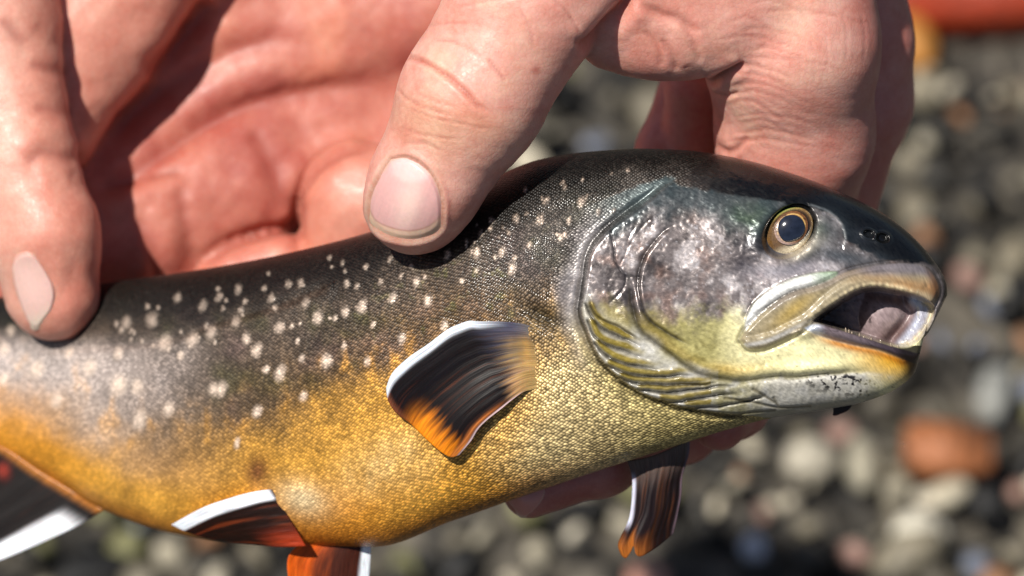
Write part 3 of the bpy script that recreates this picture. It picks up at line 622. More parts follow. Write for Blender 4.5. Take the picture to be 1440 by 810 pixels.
V = at(np.stack([FX, FY, FZ], -1)).reshape(-1, 3)
nS, nT = FX.shape
F = grid_faces(nS, nT, True)
# close the two ends
cap0 = len(V); V = np.vstack([V, V[:nT].mean(0), V[-nT:].mean(0)])
j = np.arange(nT); F = np.vstack([F, np.stack([j, (j + 1) % nT, np.full(nT, cap0), np.full(nT, cap0)], -1)[:, [1, 0, 2, 3]], np.stack([(nS - 1) * nT + j, (nS - 1) * nT + (j + 1) % nT, np.full(nT, cap0 + 1), np.full(nT, cap0 + 1)], -1)])
tri = F[:, 2] == F[:, 3]; Fq = F[~tri]
ext = lambda a: np.vstack([a.reshape(-1, a.shape[-1]), a[0, 0][None], a[-1, 0][None]])
fish = make_mesh('fish', V, Fq, M_fish, attrs={'pigment': np.clip(ext(C), 0, 1), 'surf': ext(np.stack([SC, RO, SI], -1)), 'suv': ext(SUV)})
tag(fish, 'spotted char with dark back, golden belly and open mouth, held in two hands', 'fish')
# surface height lookup on the near side
gx = np.arange(-100, 1345, 3.0); gy = np.arange(190, 800, 3.0); ZM = np.full((len(gx), len(gy)), np.nan)
ii = ((FX[:, :NN] + 100) / 3).round().astype(int); jj = ((FY[:, :NN] - 190) / 3).round().astype(int)
ok = (ii >= 0) & (ii < len(gx)) & (jj >= 0) & (jj < len(gy)); ZM[ii[ok], jj[ok]] = FZ[:, :NN][ok]
CM = np.zeros((len(gx), len(gy), 3)); CM[ii[ok], jj[ok]] = C[:, :NN][ok]
for _ in range(2):
    CM[1:-1, 1:-1] = (CM[1:-1, 1:-1] * 2 + CM[:-2, 1:-1] + CM[2:, 1:-1] + CM[1:-1, :-2] + CM[1:-1, 2:]) / 6
def fish_c(x, y):
    i = np.clip(((x + 100) / 3).round().astype(int), 0, len(gx) - 1); j = np.clip(((y - 190) / 3).round().astype(int), 0, len(gy) - 1); return CM[i, j]
def fish_z(x, y, default=-150):
    i = np.clip(((np.asarray(x) + 100) / 3).round().astype(int), 0, len(gx) - 1); j = np.clip(((np.asarray(y) - 190) / 3).round().astype(int), 0, len(gy) - 1)
    z = ZM[i, j]; return np.where(np.isnan(z), default, z)

# ---- eye
def disc(name, c, a, b, ang, z0, dome, colf, mat, parent, n=26, m=72, r_in=0.0):
    r = np.linspace(r_in, 1, n)[:, None]; t = np.linspace(0, 2 * math.pi, m, endpoint=False)[None, :]
    u = r * np.cos(t) * a; v = r * np.sin(t) * b; ca, sa = math.cos(ang), math.sin(ang)
    x = c[0] + u * ca - v * sa; y = c[1] + u * sa + v * ca; z = z0 + dome(r + 0 * t, x, y)
    n_, m_ = x.shape
    P = np.stack([x, y, z], -1).reshape(-1, 3); B = P.copy(); B[:, 2] -= 6
    F1 = grid_faces(n_, m_, True); F2 = F1[:, ::-1] + n_ * m_
    k = (n_ - 1) * m_ + np.arange(m_); k2 = (n_ - 1) * m_ + (np.arange(m_) + 1) % m_
    F3 = np.stack([k, k2, k2 + n_ * m_, k + n_ * m_], -1)
    cc = colf(x, y, r + 0 * t).reshape(-1, 3)
    return make_mesh(name, at(np.vstack([P, B])), np.vstack([F1, F2, F3]), mat, parent, attrs={'pigment': np.vstack([cc, cc])})
ez = float(np.nanmedian(FZ[r0:, :NN][(er > 1.15) & (er < 1.3)]))
def eb_col(x, y, r):
    c = np.ones(x.shape + (3,)) * lin(104, 78, 50)
    d = (x - EYE_C[0]) * 0.45 + (y - EYE_C[1]) * 0.9
    c = mixc(c, lin(220, 206, 176), sstep(10, 26, d)); c = mixc(c, lin(96, 140, 66), sstep(-18, -30, d) * sstep(0.88, 0.97, r))
    c = mixc(c, lin(24, 18, 10), gauss(r - 0.82, 0.07) * sstep(8, -8, (y - EYE_C[1]) - (x - EYE_C[0]) * 0.4) * 0.9)
    c = mixc(c, lin(170, 138, 84), gauss(r - 0.96, 0.03) * 0.7)
    return mixc(c, lin(110, 76, 30), sstep(0.1, 0.5, fbm(x, y, 5, 3, 151)) * 0.6 * sstep(16, 0, d))
eye = disc('eye', EYE_C, 38.5, 28.5, R(-46), ez - 12, lambda r, x, y: 17 * np.sqrt(np.clip(1 - r ** 2 * 0.85, 0, 1)) - 5, eb_col, M_eye, fish)
dz = lambda x, y: ez - 12 - 5 + 17 * np.sqrt(np.clip(1 - 0.85 * ell(x, y, EYE_C, 41, 29.5, R(-46)) ** 2, 0, 1))
def ir_col(x, y, r):
    c = np.ones(x.shape + (3,)) * lin(112, 72, 38); c = mixc(c, lin(206, 168, 100), gauss(r - 0.82, 0.04)); c = mixc(c, lin(60, 36, 18), sstep(-0.05, 0.4, fbm(x, y, 4, 3, 161)) * 0.8)
    return mixc(c, lin(196, 170, 160), sstep(8, 24, (y - 320) * 0.8 + (1113 - x) * 0.5) * .6)
iris = disc('iris', (1112.5, 320.5), 25.5, 22, R(-46), 2.2, lambda r, x, y: dz(x, y), ir_col, M_eye, eye, r_in=0.5)
M_pupil = simple_material('pupil', (0.012, 0.016, 0.030), 0.10, **{'Coat Weight': 1.0, 'Coat Roughness': 0.02, 'var': 0.3})
def pupil_shape():
    n, m = 14, 64; t = np.linspace(0, 2 * math.pi, m, endpoint=False)[None, :]; r = np.linspace(0.02, 1, n)[:, None]
    k = 1 + 0.16 * np.exp(-((np.angle(np.exp(1j * (t - R(118)))) / 0.5) ** 2))
    x = 1113 + r * 19 * k * np.cos(t); y = 320 + r * 18 * k * np.sin(t); z = dz(x, y) + 4.0 + 1.5 * (1 - r ** 2)
    P = np.stack([x, y, z], -1).reshape(-1, 3); B = P.copy(); B[:, 2] -= 5; F1 = grid_faces(n, m, True)
    k1 = (n - 1) * m + np.arange(m); k2 = (n - 1) * m + (np.arange(m) + 1) % m
    return make_mesh('pupil', at(np.vstack([P, B])), np.vstack([F1, F1[:, ::-1] + n * m, np.stack([k1, k2, k2 + n * m, k1 + n * m], -1)]), M_pupil, eye)
pupil_shape()
# ---- small teeth along the jaws
def tooth(p, tipv, r, parent=fish):
    m = 7; P = []; ax = np.array(tipv, float); L = np.linalg.norm(ax); ax /= L
    a = np.cross(ax, [0.3, 0.1, 1]); a /= np.linalg.norm(a); b = np.cross(ax, a)
    for k, (h, rr) in enumerate(((-0.5, 1.0), (0.3, 0.9), (0.75, 0.5), (1.0, 0.08))):
        for q in range(m):
            t = 2 * math.pi * q / m; P.append(np.array(p) + ax * h * L + (a * math.cos(t) + b * math.sin(t)) * rr * r)
    return make_mesh('tooth', at(np.array(P)), grid_faces(4, m, True), M_tooth, parent)
lp = smooth_line([(1188, 463), (1205, 469), (1230, 477), (1262, 487)], 9) + rng.uniform(-2, 2, (9, 1)) * [1, .3]
for k, (a, b) in enumerate(lp):
    tooth((a, b + 2, float(fish_z(a, b + 9)) - 4), (rng.uniform(-1, 1.5), -3.0 - rng.uniform(0, 2.2), 0.5), 1.7)

# ---- fins: Coons patches with raised rays
def fin(name, Lp, Tp, Mp, Bp, zf, colf, parent=fish, ns=110, nr=90, rays=14, ray_h=0.5, thick=1.8):
    s = np.linspace(0, 1, ns)[:, None]; r = np.linspace(0, 1, nr)[None, :]
    def rs(P, t):
        Q = smooth_line(P, 80) if len(P) > 2 else np.array([np.array(P[0]) * (1 - u) + np.array(P[1]) * u for u in np.linspace(0, 1, 20)])
        l = np.concatenate([[0], np.cumsum(np.hypot(*np.diff(Q, axis=0).T))]); l /= l[-1]; return np.stack([np.interp(t, l, Q[:, 0]), np.interp(t, l, Q[:, 1])], -1)
    L = rs(Lp, r.ravel())[None]; T = rs(Tp, r.ravel())[None]; Mg = rs(Mp, s.ravel())[:, None]; B = rs(Bp, s.ravel())[:, None]
    s3 = s[..., None]; r3 = r[..., None]
    P = (1 - s3) * L + s3 * T + (1 - r3) * B + r3 * Mg - ((1 - s3) * (1 - r3) * L[:, :1] + s3 * (1 - r3) * T[:, :1] + (1 - s3) * r3 * L[:, -1:] + s3 * r3 * T[:, -1:])
    x, y = P[..., 0], P[..., 1]; S_, R_ = s + 0 * r, r + 0 * s
    z = zf(x, y, S_, R_) + ray_h * (0.5 + 0.5 * np.cos((S_ + 0.05 * fbm(S_ * 3, R_ * 0, 1, 2, 8)) * rays * 2 * math.pi + 2.6 * fbm(R_ * 2, S_ * 5, 1, 2, 3))) * sstep(0, .15, R_) * (1 - 0.3 * R_)
    th_ = thick * (1 - 0.75 * R_)
    c = np.clip(colf(S_, R_, x, y), 0, 1); A = np.stack([x, y, z], -1).reshape(-1, 3); Bk = A.copy(); Bk[:, 2] -= th_.ravel()
    F1 = grid_faces(ns, nr); N = ns * nr; idx = np.arange(N).reshape(ns, nr)
    ring = np.concatenate([idx[0, :], idx[1:, -1], idx[-1, -2::-1], idx[-2:0:-1, 0]]); r2 = np.roll(ring, -1)
    uv = np.stack([S_, R_, 0 * S_], -1).reshape(-1, 3)
    o = make_mesh(name, at(np.vstack([A, Bk])), np.vstack([F1, F1[:, ::-1] + N, np.stack([ring, ring + N, r2 + N, r2], -1)]), M_fin, parent,
                  attrs={'pigment': np.vstack([c.reshape(-1, 3)] * 2), 'suv': np.vstack([uv, uv])})
    return o
def pec_col(s, r, x, y):
    st1 = fbm(s * 26, r * 1.6, 1, 3, 7); st2 = fbm(s * 70, r * 3, 1, 2, 9)
    c = np.ones(s.shape + (3,)) * lin(18, 12, 13)
    c = mixc(c, lin(96, 48, 26), sstep(0.1, 0.6, st1 + 0.5 * st2) * 0.6 * sstep(0.15, 0.5, r)); c = mixc(c, lin(18, 14, 18), sstep(0.1, 0.5, -st1) * 0.8)
    c = mixc(c, lin(92, 92, 116), sstep(0.42, 0.12, r + 0.1 * st1) * sstep(0.75, 0.2, s) * 0.6)
    c = mixc(c, lin(196, 156, 136), sstep(0.34, 0.05, r + 0.15 * st1) * sstep(0.35, 0.8, s) * 0.9); c = mixc(c, lin(196, 150, 112), sstep(0.36, 0.2, r + 0.08 * st2) * sstep(0.4, 0.8, s) * 0.6); c = mixc(c, lin(120, 112, 104), sstep(0.2, 0.05, r) * sstep(0.4, 0.0, s) * 0.8)
    og = sstep(0.80, 0.98, r + 0.10 * st1 + 0.06 * st2) * sstep(0.28, 0.55, s); c = mixc(c, lin(226, 128, 20), og * 0.95)
    c = mixc(c, lin(150, 90, 60), sstep(0.95, 1.0, r) * sstep(0.5, .2, s) * .5)
    tr = sstep(0.955, 0.985, s); c = mixc(c, lin(206, 176, 178), tr * sstep(0.05, 0.2, r)); c = mixc(c, lin(206, 120, 60), gauss(s - 0.93, 0.025) * 0.8 * sstep(.3, .6, r))
    c = mixc(c, lin(214, 220, 232), sstep(0.070 + 0.05 * r, 0.030 + 0.035 * r, s + 0.01 * st2) * sstep(0.18, 0.42, r))
    k = (sstep(0.34, 0.10, r + 0.10 * st2 + 0.08 * st1) * sstep(0.05, 0.3, s))[..., None]
    return c * (1 - k) + fish_c(x, y) * 0.78 * k
pecL = [(764, 464), (734, 455), (702, 452), (673, 452), (660, 451), (645, 456), (628, 464), (603, 483), (574, 503), (552, 524), (543, 545)]
pecM = [(543, 545), (546, 564), (558, 582), (577, 596), (603, 621), (622, 637), (635, 643), (646, 640)]
pecT = [(762, 540), (752, 547), (737, 551), (721, 562), (705, 575), (686, 590), (673, 603), (662, 621), (646, 640)]
pecB = [(764, 464), (772, 488), (772, 516), (762, 540)]
def pec_z(x, y, s, r):
    base = fish_z(x, y); q = np.zeros_like(base)
    sm_ = np.array([[fish_z(a, b) for a, b in ((700, 500),)]])
    return base * 0 + np.clip(-14 + 0 * x, -400, 400) - 2 + (12 * np.sin(np.clip(r, 0, 1) * math.pi * 0.8)) + 5 * np.sin(s * 7 + 1.5) * r - 14 * r
zc = lambda x, y: float(np.nanmean([fish_z(x + a, y + b) for a in (-6, 0, 6) for b in (-6, 0, 6)]))
corner = {k: zc(*k) for k in ((766, 466), (764, 538), (552, 545), (640, 632))}
def pec_z(x, y, s, r):
    b = (1 - r) * ((1 - s) * corner[(766, 466)] + s * corner[(764, 538)]) + r * ((1 - s) * corner[(552, 545)] + s * corner[(640, 632)])
    fz = fish_z(x, y)
    return np.maximum(b, 0 * b - 400) * 0.0 + np.maximum(b + 10 * np.sin(math.pi * r) + 4 + 13 * r + 4 * np.sin(s * 9 + 1) * r, 0 * b - 400) * 1.0 - 7 * (1 - r) ** 4
# keep the fin clear of the flank: lift where the flank bulges
_pz = pec_z
def pec_z(x, y, s, r):
    fz = fish_z(x, y); k = _pz(x, y, s, r); need = fz + 5 + 8 * sstep(0.1, 0.6, r); d = np.clip(need - k, 0, None)
    w_ = sstep(0.0, 0.22, r); return (1 - w_) * (np.minimum(fz, k + 20) - 1.0 - 6 * sstep(0.10 + 0.05 * np.sin(s * 11), 0.0, r)) + w_ * (k + float(d[:, 28:].max()))
fin('pectoral_fin', pecL, pecT, pecM, pecB, pec_z, pec_col, rays=11, ray_h=0.35)
def hang_col(s, r, x, y):
    st1 = fbm(s * 14, r * 1.5, 1, 3, 17)
    c = np.ones(s.shape + (3,)) * lin(30, 22, 24); c = mixc(c, lin(86, 50, 30), sstep(0.1, 0.6, st1) * 0.7); c = mixc(c, lin(110, 92, 84), sstep(0.4, 0.0, r) * 0.7)
    c = mixc(c, lin(170, 96, 34), sstep(0.72, 1.0, r + 0.1 * st1) * sstep(0.75, 0.3, s) * 0.85)
    c = mixc(c, lin(206, 206, 226), sstep(0.09, 0.03, s) * sstep(0.1, 0.25, r) * sstep(0.75, 0.6, r)); c = mixc(c, lin(120, 100, 110), sstep(0.94, 0.99, s) * .7)
    return c
fin('pectoral_fin', [(882, 648), (888, 668), (889, 688), (885, 727), (872, 756), (869, 768), (873, 780)], [(970, 618), (969, 638), (960, 669), (958, 696), (953, 724), (947, 750)],
    [(873, 780), (880, 785), (887, 776), (891, 768), (894, 779), (903, 782), (927, 767), (947, 750)], [(882, 648), (920, 640), (970, 618)],
    lambda x, y, s, r: -150 + 12 * np.sin(s * 5) * r + 10 * np.sin(s * math.pi) - 14 * r, hang_col, rays=8, ray_h=1.3, ns=70, nr=60)
def pel_col(s, r, x, y):
    st1 = fbm(s * 12, r * 1.5, 1, 3, 27)
    c = np.ones(s.shape + (3,)) * lin(30, 15, 10); c = mixc(c, lin(112, 48, 22), sstep(0.0, 0.6, st1) * 0.7); c = mixc(c, lin(158, 52, 20), sstep(0.55, 0.95, s) * sstep(0.6, 0.1, r) * 0.9)
    return mixc(c, lin(238, 240, 248), sstep(0.20 + 0.05 * r, 0.15 + 0.05 * r, s) * sstep(0.0, 0.05, r))
pz0 = zc(395, 725); pz1 = zc(262, 728)
fin('pelvic_fin', [(382, 688), (355, 692), (325, 700), (285, 714), (241, 738)], [(430, 768), (392, 769), (350, 766), (322, 764)], [(241, 738), (262, 748), (290, 757), (322, 764)], [(382, 688), (402, 720), (430, 768)],
    lambda x, y, s, r: pz0 * (1 - r) + pz1 * r + 8 + 14 * np.sin(r * math.pi) + 6 * r + 16 * s * r, pel_col, rays=7, ns=60, nr=60)
def pel2_col(s, r, x, y):
    c = np.ones(s.shape + (3,)) * lin(62, 28, 18); c = mixc(c, lin(216, 92, 20), sstep(0.5, 0.95, s + 0.2 * fbm(s * 8, r * 2, 1, 2, 5))); return mixc(c, lin(238, 240, 248), sstep(0.15, 0.10, s))
fin('pelvic_fin', [(522, 762), (521, 790), (518, 822), (508, 880)], [(425, 762), (408, 778), (404, 800), (412, 850)], [(508, 880), (450, 885), (412, 850)], [(522, 762), (470, 764), (425, 762)],
    lambda x, y, s, r: -215 + 6 * np.sin(s * 6) - 30 * r + 24 * r * s, pel2_col, rays=7, ns=60, nr=40)
def anal_col(s, r, x, y):
    c = np.ones(s.shape + (3,)) * lin(16, 9, 8); c = mixc(c, lin(60, 30, 18), sstep(0.1, 0.6, fbm(s * 14, r * 2, 1, 3, 37)) * 0.6); c = mixc(c, lin(206, 130, 50), sstep(0.07, 0.0, r) * .7)
    c = mixc(c, lin(190, 60, 40), gauss(ell(x, y, (5, 662), 8, 10, 0), 1) * .5)
    return mixc(c, lin(240, 240, 246), sstep(0.16, 0.11, s) * sstep(0.08, 0.22, r))
az = zc(70, 660)
fin('anal_fin', [(148, 716), (112, 738), (70, 758), (20, 780), (-30, 800), (-110, 838)], [(-110, 612), (-135, 660), (-170, 740)], [(-110, 838), (-150, 800), (-170, 740)], [(148, 716), (60, 664), (-10, 622), (-110, 612)],
    lambda x, y, s, r: az - 8 - 0.35 * (70 - x) * 0.9 + 10 * r + 5 * np.sin(s * 6) * r, anal_col, rays=9, ns=70, nr=60)
tl = lambda s, r, x, y: mixc(np.ones(s.shape + (3,)) * lin(50, 38, 34), lin(150, 90, 40), sstep(.8, 1, r))
fin('tail_fin', [(-895, 560), (-1020, 500), (-1150, 440)], [(-895, 650), (-1020, 720), (-1150, 790)], [(-1150, 440), (-1120, 600), (-1150, 790)], [(-895, 560), (-895, 650)], lambda x, y, s, r: -1005 - 80 * r + 0 * x, tl, ns=40, nr=30)
def flap_col(s, r, x, y): return np.ones(s.shape + (3,)) * lin(44, 36, 32)
fin('chin_barb', [(1171, 571), (1172, 578), (1171, 584)], [(1200, 566), (1193, 577), (1178, 584)], [(1171, 584), (1174, 585), (1178, 584)], [(1171, 571), (1185, 569), (1200, 566)], lambda x, y, s, r: -112 + 0 * x, flap_col, ns=12, nr=10, rays=1, ray_h=0.2)

# ------------------------------------------------------------------ hands as one blended surface each
class Field:
    def __init__(s, lo, hi, h):
        s.lo = np.array(lo, float); s.h = h; s.n = np.ceil((np.array(hi) - s.lo) / h).astype(int) + 1
        s.f = np.full(s.n, 90.0, np.float32); s.ax = [s.lo[i] + h * np.arange(s.n[i]) for i in range(3)]
    def box(s, lo, hi):
        a = np.clip(np.floor((np.array(lo) - s.lo) / s.h).astype(int), 0, s.n); b = np.clip(np.ceil((np.array(hi) - s.lo) / s.h).astype(int) + 1, 0, s.n)
        sl = tuple(slice(a[i], b[i]) for i in range(3)); g = [s.ax[i][sl[i]].astype(np.float32) for i in range(3)]
        return sl, g[0][:, None, None], g[1][None, :, None], g[2][None, None, :]
    def put(s, sl, d, k, mode):
        f = s.f[sl]
        if mode == 'cut': d = -d; f = -f
        if k > 0:
            h = np.clip(0.5 + 0.5 * (f - d) / k, 0, 1); r = f * (1 - h) + d * h - k * h * (1 - h)
        else: r = np.minimum(f, d)
        s.f[sl] = -r if mode == 'cut' else r
    def cone(s, a, ra, b, rb, k=10, mode='add', flat=1.0):
        a = np.array(a, float); b = np.array(b, float); m = max(ra, rb) + k + 30
        sl, x, y, z = s.box(np.minimum(a, b) - m, np.maximum(a, b) + m)
        ab = b - a; l2 = (ab ** 2).sum() + 1e-6
        px, py, pz = x - a[0], y - a[1], z - a[2]
        t = np.clip((px * ab[0] + py * ab[1] + pz * ab[2]) / l2, 0, 1)
        d = np.sqrt((px - t * ab[0]) ** 2 + (py - t * ab[1]) ** 2 + ((pz - t * ab[2]) / flat) ** 2) - (ra + (rb - ra) * t)
        s.put(sl, d, k, mode)
    def chain(s, pts, k=10, kj=None, **kw):
        g = Field.__new__(Field); g.lo, g.h, g.n, g.ax = s.lo, s.h, s.n, s.ax; g.f = np.full(s.n, 90.0, np.float32)
        for p, q in zip(pts[:-1], pts[1:]): g.cone(p[:3], p[3], q[:3], q[3], k=kj or 14, **kw)
        P = np.array(pts); m = P[:, 3].max() + k + 40; sl, *_ = s.box(P[:, :3].min(0) - m, P[:, :3].max(0) + m)
        s.put(sl, g.f[sl], k, 'add')
    def ell(s, c, r, rot=None, k=10, mode='add'):
        c = np.array(c, float); r = np.array(r, float); m = r.max() + k + 30; sl, x, y, z = s.box(c - m, c + m)
        x, y, z = np.broadcast_arrays(x - c[0], y - c[1], z - c[2])
        if rot is not None:
            q = rot.T; x, y, z = q[0, 0] * x + q[0, 1] * y + q[0, 2] * z, q[1, 0] * x + q[1, 1] * y + q[1, 2] * z, q[2, 0] * x + q[2, 1] * y + q[2, 2] * z
        k0 = np.sqrt((x / r[0]) ** 2 + (y / r[1]) ** 2 + (z / r[2]) ** 2); k1 = np.sqrt((x / r[0] ** 2) ** 2 + (y / r[1] ** 2) ** 2 + (z / r[2] ** 2) ** 2) + 1e-6
        s.put(sl, np.maximum(k0 * (k0 - 1) / k1, -r.min()), k, mode)
    def surface(s):
        f = s.f; sg = f < 0; n = s.n; nc = n - 1
        c = np.zeros(nc, np.int8)
        for i in (0, 1):
            for j in (0, 1):
                for k in (0, 1): c += sg[i:n[0] - 1 + i, j:n[1] - 1 + j, k:n[2] - 1 + k]
        act = (c > 0) & (c < 8); ids = np.argwhere(act); N = len(ids); idm = np.full(nc, -1, np.int32); idm[act] = np.arange(N)
        acc = np.zeros((N, 3)); cnt = np.zeros(N); cor = [(0, 0, 0), (1, 0, 0), (0, 1, 0), (1, 1, 0), (0, 0, 1), (1, 0, 1), (0, 1, 1), (1, 1, 1)]
        vals = [f[ids[:, 0] + a, ids[:, 1] + b, ids[:, 2] + c_] for a, b, c_ in cor]
        for p in range(8):
            for q in range(p + 1, 8):
                if sum(abs(cor[p][i] - cor[q][i]) for i in range(3)) != 1: continue
                a, b = vals[p], vals[q]; m = (a < 0) != (b < 0); t = np.where(m, a / np.where(m, a - b, 1), 0)
                acc += m[:, None] * (np.array(cor[p]) + t[:, None] * (np.array(cor[q]) - np.array(cor[p]))); cnt += m
        V = ids + acc / cnt[:, None]; Fs = []
        for ax in range(3):
            o1, o2 = [i for i in range(3) if i != ax]
            a = [slice(None)] * 3; b = [slice(None)] * 3; a[ax] = slice(0, -1); b[ax] = slice(1, None)
            ch = sg[tuple(a)] != sg[tuple(b)]; e = np.argwhere(ch); e = e[(e[:, o1] > 0) & (e[:, o2] > 0) & (e[:, o1] < nc[o1]) & (e[:, o2] < nc[o2])]
            inside = sg[e[:, 0], e[:, 1], e[:, 2]]; q = []
            for d1, d2 in ((0, 0), (-1, 0), (-1, -1), (0, -1)):
                w_ = e.copy(); w_[:, o1] += d1; w_[:, o2] += d2; q.append(idm[w_[:, 0], w_[:, 1], w_[:, 2]])
            q = np.stack(q, -1); flip = inside ^ (ax == 1); q[flip] = q[flip][:, ::-1]; Fs.append(q)
        F = np.vstack(Fs); F = F[(F >= 0).all(1)]
        # relax once inside the surface to remove stair steps, normals from the field
        g = [np.gradient(f, axis=i)[tuple(np.clip(np.round(V).astype(int), 0, n - 1).T)] for i in range(3)] if f.size < 1 else None
        Vn = V.copy()
        for _ in range(2):
            s1 = np.zeros_like(V); c1 = np.zeros(N)
            for i in range(4):
                np.add.at(s1, F[:, i], Vn[F[:, (i + 1) % 4]]); np.add.at(c1, F[:, i], 1)
                np.add.at(s1, F[:, i], Vn[F[:, (i - 1) % 4]]); np.add.at(c1, F[:, i], 1)
            Vn = 0.5 * Vn + 0.5 * s1 / c1[:, None]
        V = s.lo + Vn * s.h
        return V, F
def normals(V, F):
    nrm = np.cross(V[F[:, 2]] - V[F[:, 0]], V[F[:, 3]] - V[F[:, 1]]); out = np.zeros_like(V)
    for i in range(4): np.add.at(out, F[:, i], nrm)
    out /= np.linalg.norm(out, axis=1)[:, None] + 1e-9
    return out
def orient(V, F):
    a, b, c = V[F[:, 0]], V[F[:, 1]], V[F[:, 2]]; o = V.mean(0)
    return F if np.einsum('ij,ij->i', a - o, np.cross(b - o, c - o)).sum() > 0 else F[:, ::-1]

def crease(V, N, pts, depth, width, zmin=-1e9, puff=0.0, M=40, wob=1.2, nzmin=0.05):
    """(displacement, mask) of a skin fold drawn over the side that faces the fish plane"""
    x, y = V[:, 0] + wob * fbm(V[:, 0], V[:, 1], 14, 3, 5), V[:, 1] + wob * fbm(V[:, 0], V[:, 1], 14, 3, 6)
    d, s_, t = curve_dist(x, y, pts, M, 30)
    wt = sstep(0, .18, t) * sstep(1, .82, t) * (V[:, 2] > zmin) * (N[:, 2] > nzmin)
    m = gauss(d, width) * wt
    return -depth * m + puff * (gauss(np.abs(s_) - width * 2.6, width * 1.6) * (d < 900)) * wt, m

def nail(name, outline, V, N, parent, col_f, lift=2.5, n=34, m=56, edge_dip=3.5, sel_z=-1e9, arch=5.0, thick=3.0):
    """slightly arched plate set into the fingertip; outline on the skin facing the fish plane"""
    O = smooth_line(list(outline) + [outline[0]], m + 1)[:-1]; c = O.mean(0)
    r = np.linspace(0, 1, n)[:, None, None]; P = c + (O - c)[None] * r
    # fit a smooth quadratic to the skin under the nail
    near_ = (np.hypot(V[:, 0] - c[0], V[:, 1] - c[1]) < 75) & (V[:, 2] > sel_z) & (N[:, 2] > 0.25)
    sdn = poly_sd(V[near_, 0], V[near_, 1], outline); q = sdn < 3
    x = (V[near_, 0] - c[0])[q] / 50; y = (V[near_, 1] - c[1])[q] / 50; z = V[near_, 2][q]
    A = np.stack([np.ones_like(x), x, y, x * x, x * y, y * y, x**3, x*x*y, x*y*y, y**3], -1); k, *_ = np.linalg.lstsq(A, z, rcond=None)
    X_ = (P[..., 0] - c[0]) / 50; Y_ = (P[..., 1] - c[1]) / 50
    Z = sum(kk * t for kk, t in zip(k, (1, X_, Y_, X_ * X_, X_ * Y_, Y_ * Y_, X_**3, X_*X_*Y_, X_*Y_*Y_, Y_**3)))
    rr = r[..., 0] + 0 * X_; Z = Z + lift + arch * (1 - rr ** 2) * 0.4 - edge_dip * sstep(0.86, 1.0, rr)
    top = np.stack([P[..., 0], P[..., 1], Z], -1).reshape(-1, 3); bot = top.copy(); bot[:, 2] -= thick
    F1 = grid_faces(n, m, True); k1 = (n - 1) * m + np.arange(m); k2 = (n - 1) * m + (np.arange(m) + 1) % m; NN_ = n * m
    cc = col_f(P[..., 0], P[..., 1], rr).reshape(-1, 3)
    o = make_mesh(name, at(np.vstack([top, bot])), np.vstack([F1, F1[:, ::-1] + NN_, np.stack([k1, k2, k2 + NN_, k1 + NN_], -1)]), M_nail, parent, attrs={'pigment': np.vstack([cc, cc])})
    return o

SK = lin(226, 172, 158)
# ---- upper hand: thumb on top of the back, fingers behind the head and under the belly
A = Field((470, -330, -640), (1330, 770, 150), 3.6)
A.ell((1090, -230, -190), (190, 190, 150), k=20)                                            # back of the hand
A.cone((1120, -330, -220), 150, (1090, -200, -200), 170, k=30)
A.chain([(1090, -120, -170, 125), (1112, 60, -180, 122), (1118, 190, -255, 108), (1105, 330, -375, 84), (1075, 480, -390, 62), (1035, 570, -290, 42), (1012, 596, -215, 38)], k=46, kj=26)   # index
A.ell((940, 18, -90), (155, 96, 80), k=34)                                                    # web and first palm muscle
A.cone((860, -60, -60), 92, (1010, -40, -130), 110, k=46)
A.chain([(1160, -120, -330, 105), (1188, 60, -360, 92), (1190, 140, -380, 90), (1120, 400, -480, 74), (960, 600, -360, 48), (850, 655, -220, 38), (745, 692, -195, 37)], k=9, kj=26)      # middle finger
A.chain([(1060, -40, -440, 70), (974, 120, -370, 38), (968, 260, -420, 42), (900, 480, -470, 45)], k=8)      # ring finger
A.chain([(1000, 60, -470, 50), (936, 210, -420, 40), (910, 330, -470, 40)], k=8)                 # little finger
g = Field.__new__(Field); g.lo, g.h, g.n, g.ax = A.lo, A.h, A.n, A.ax; g.f = np.full(A.n, 90.0, np.float32)
g.cone((850, -170, -60), 118, (748, -8, -22), 108, k=20); g.cone((748, -8, -22), 108, (662, 140, -26), 100, k=24)
g.cone((662, 140, -26), 99, (596, 262, -50), 79, k=24); g.cone((596, 262, -50), 79, (583, 287, -62), 72, k=16)
A.put((slice(None),) * 3, g.f, 22, 'add'); del g
A.cone((850, -160, -100), 100, (1060, -210, -180), 140, k=50)
Vh, Fh = A.surface(); Fh = orient(Vh, Fh); Nh = normals(Vh, Fh)
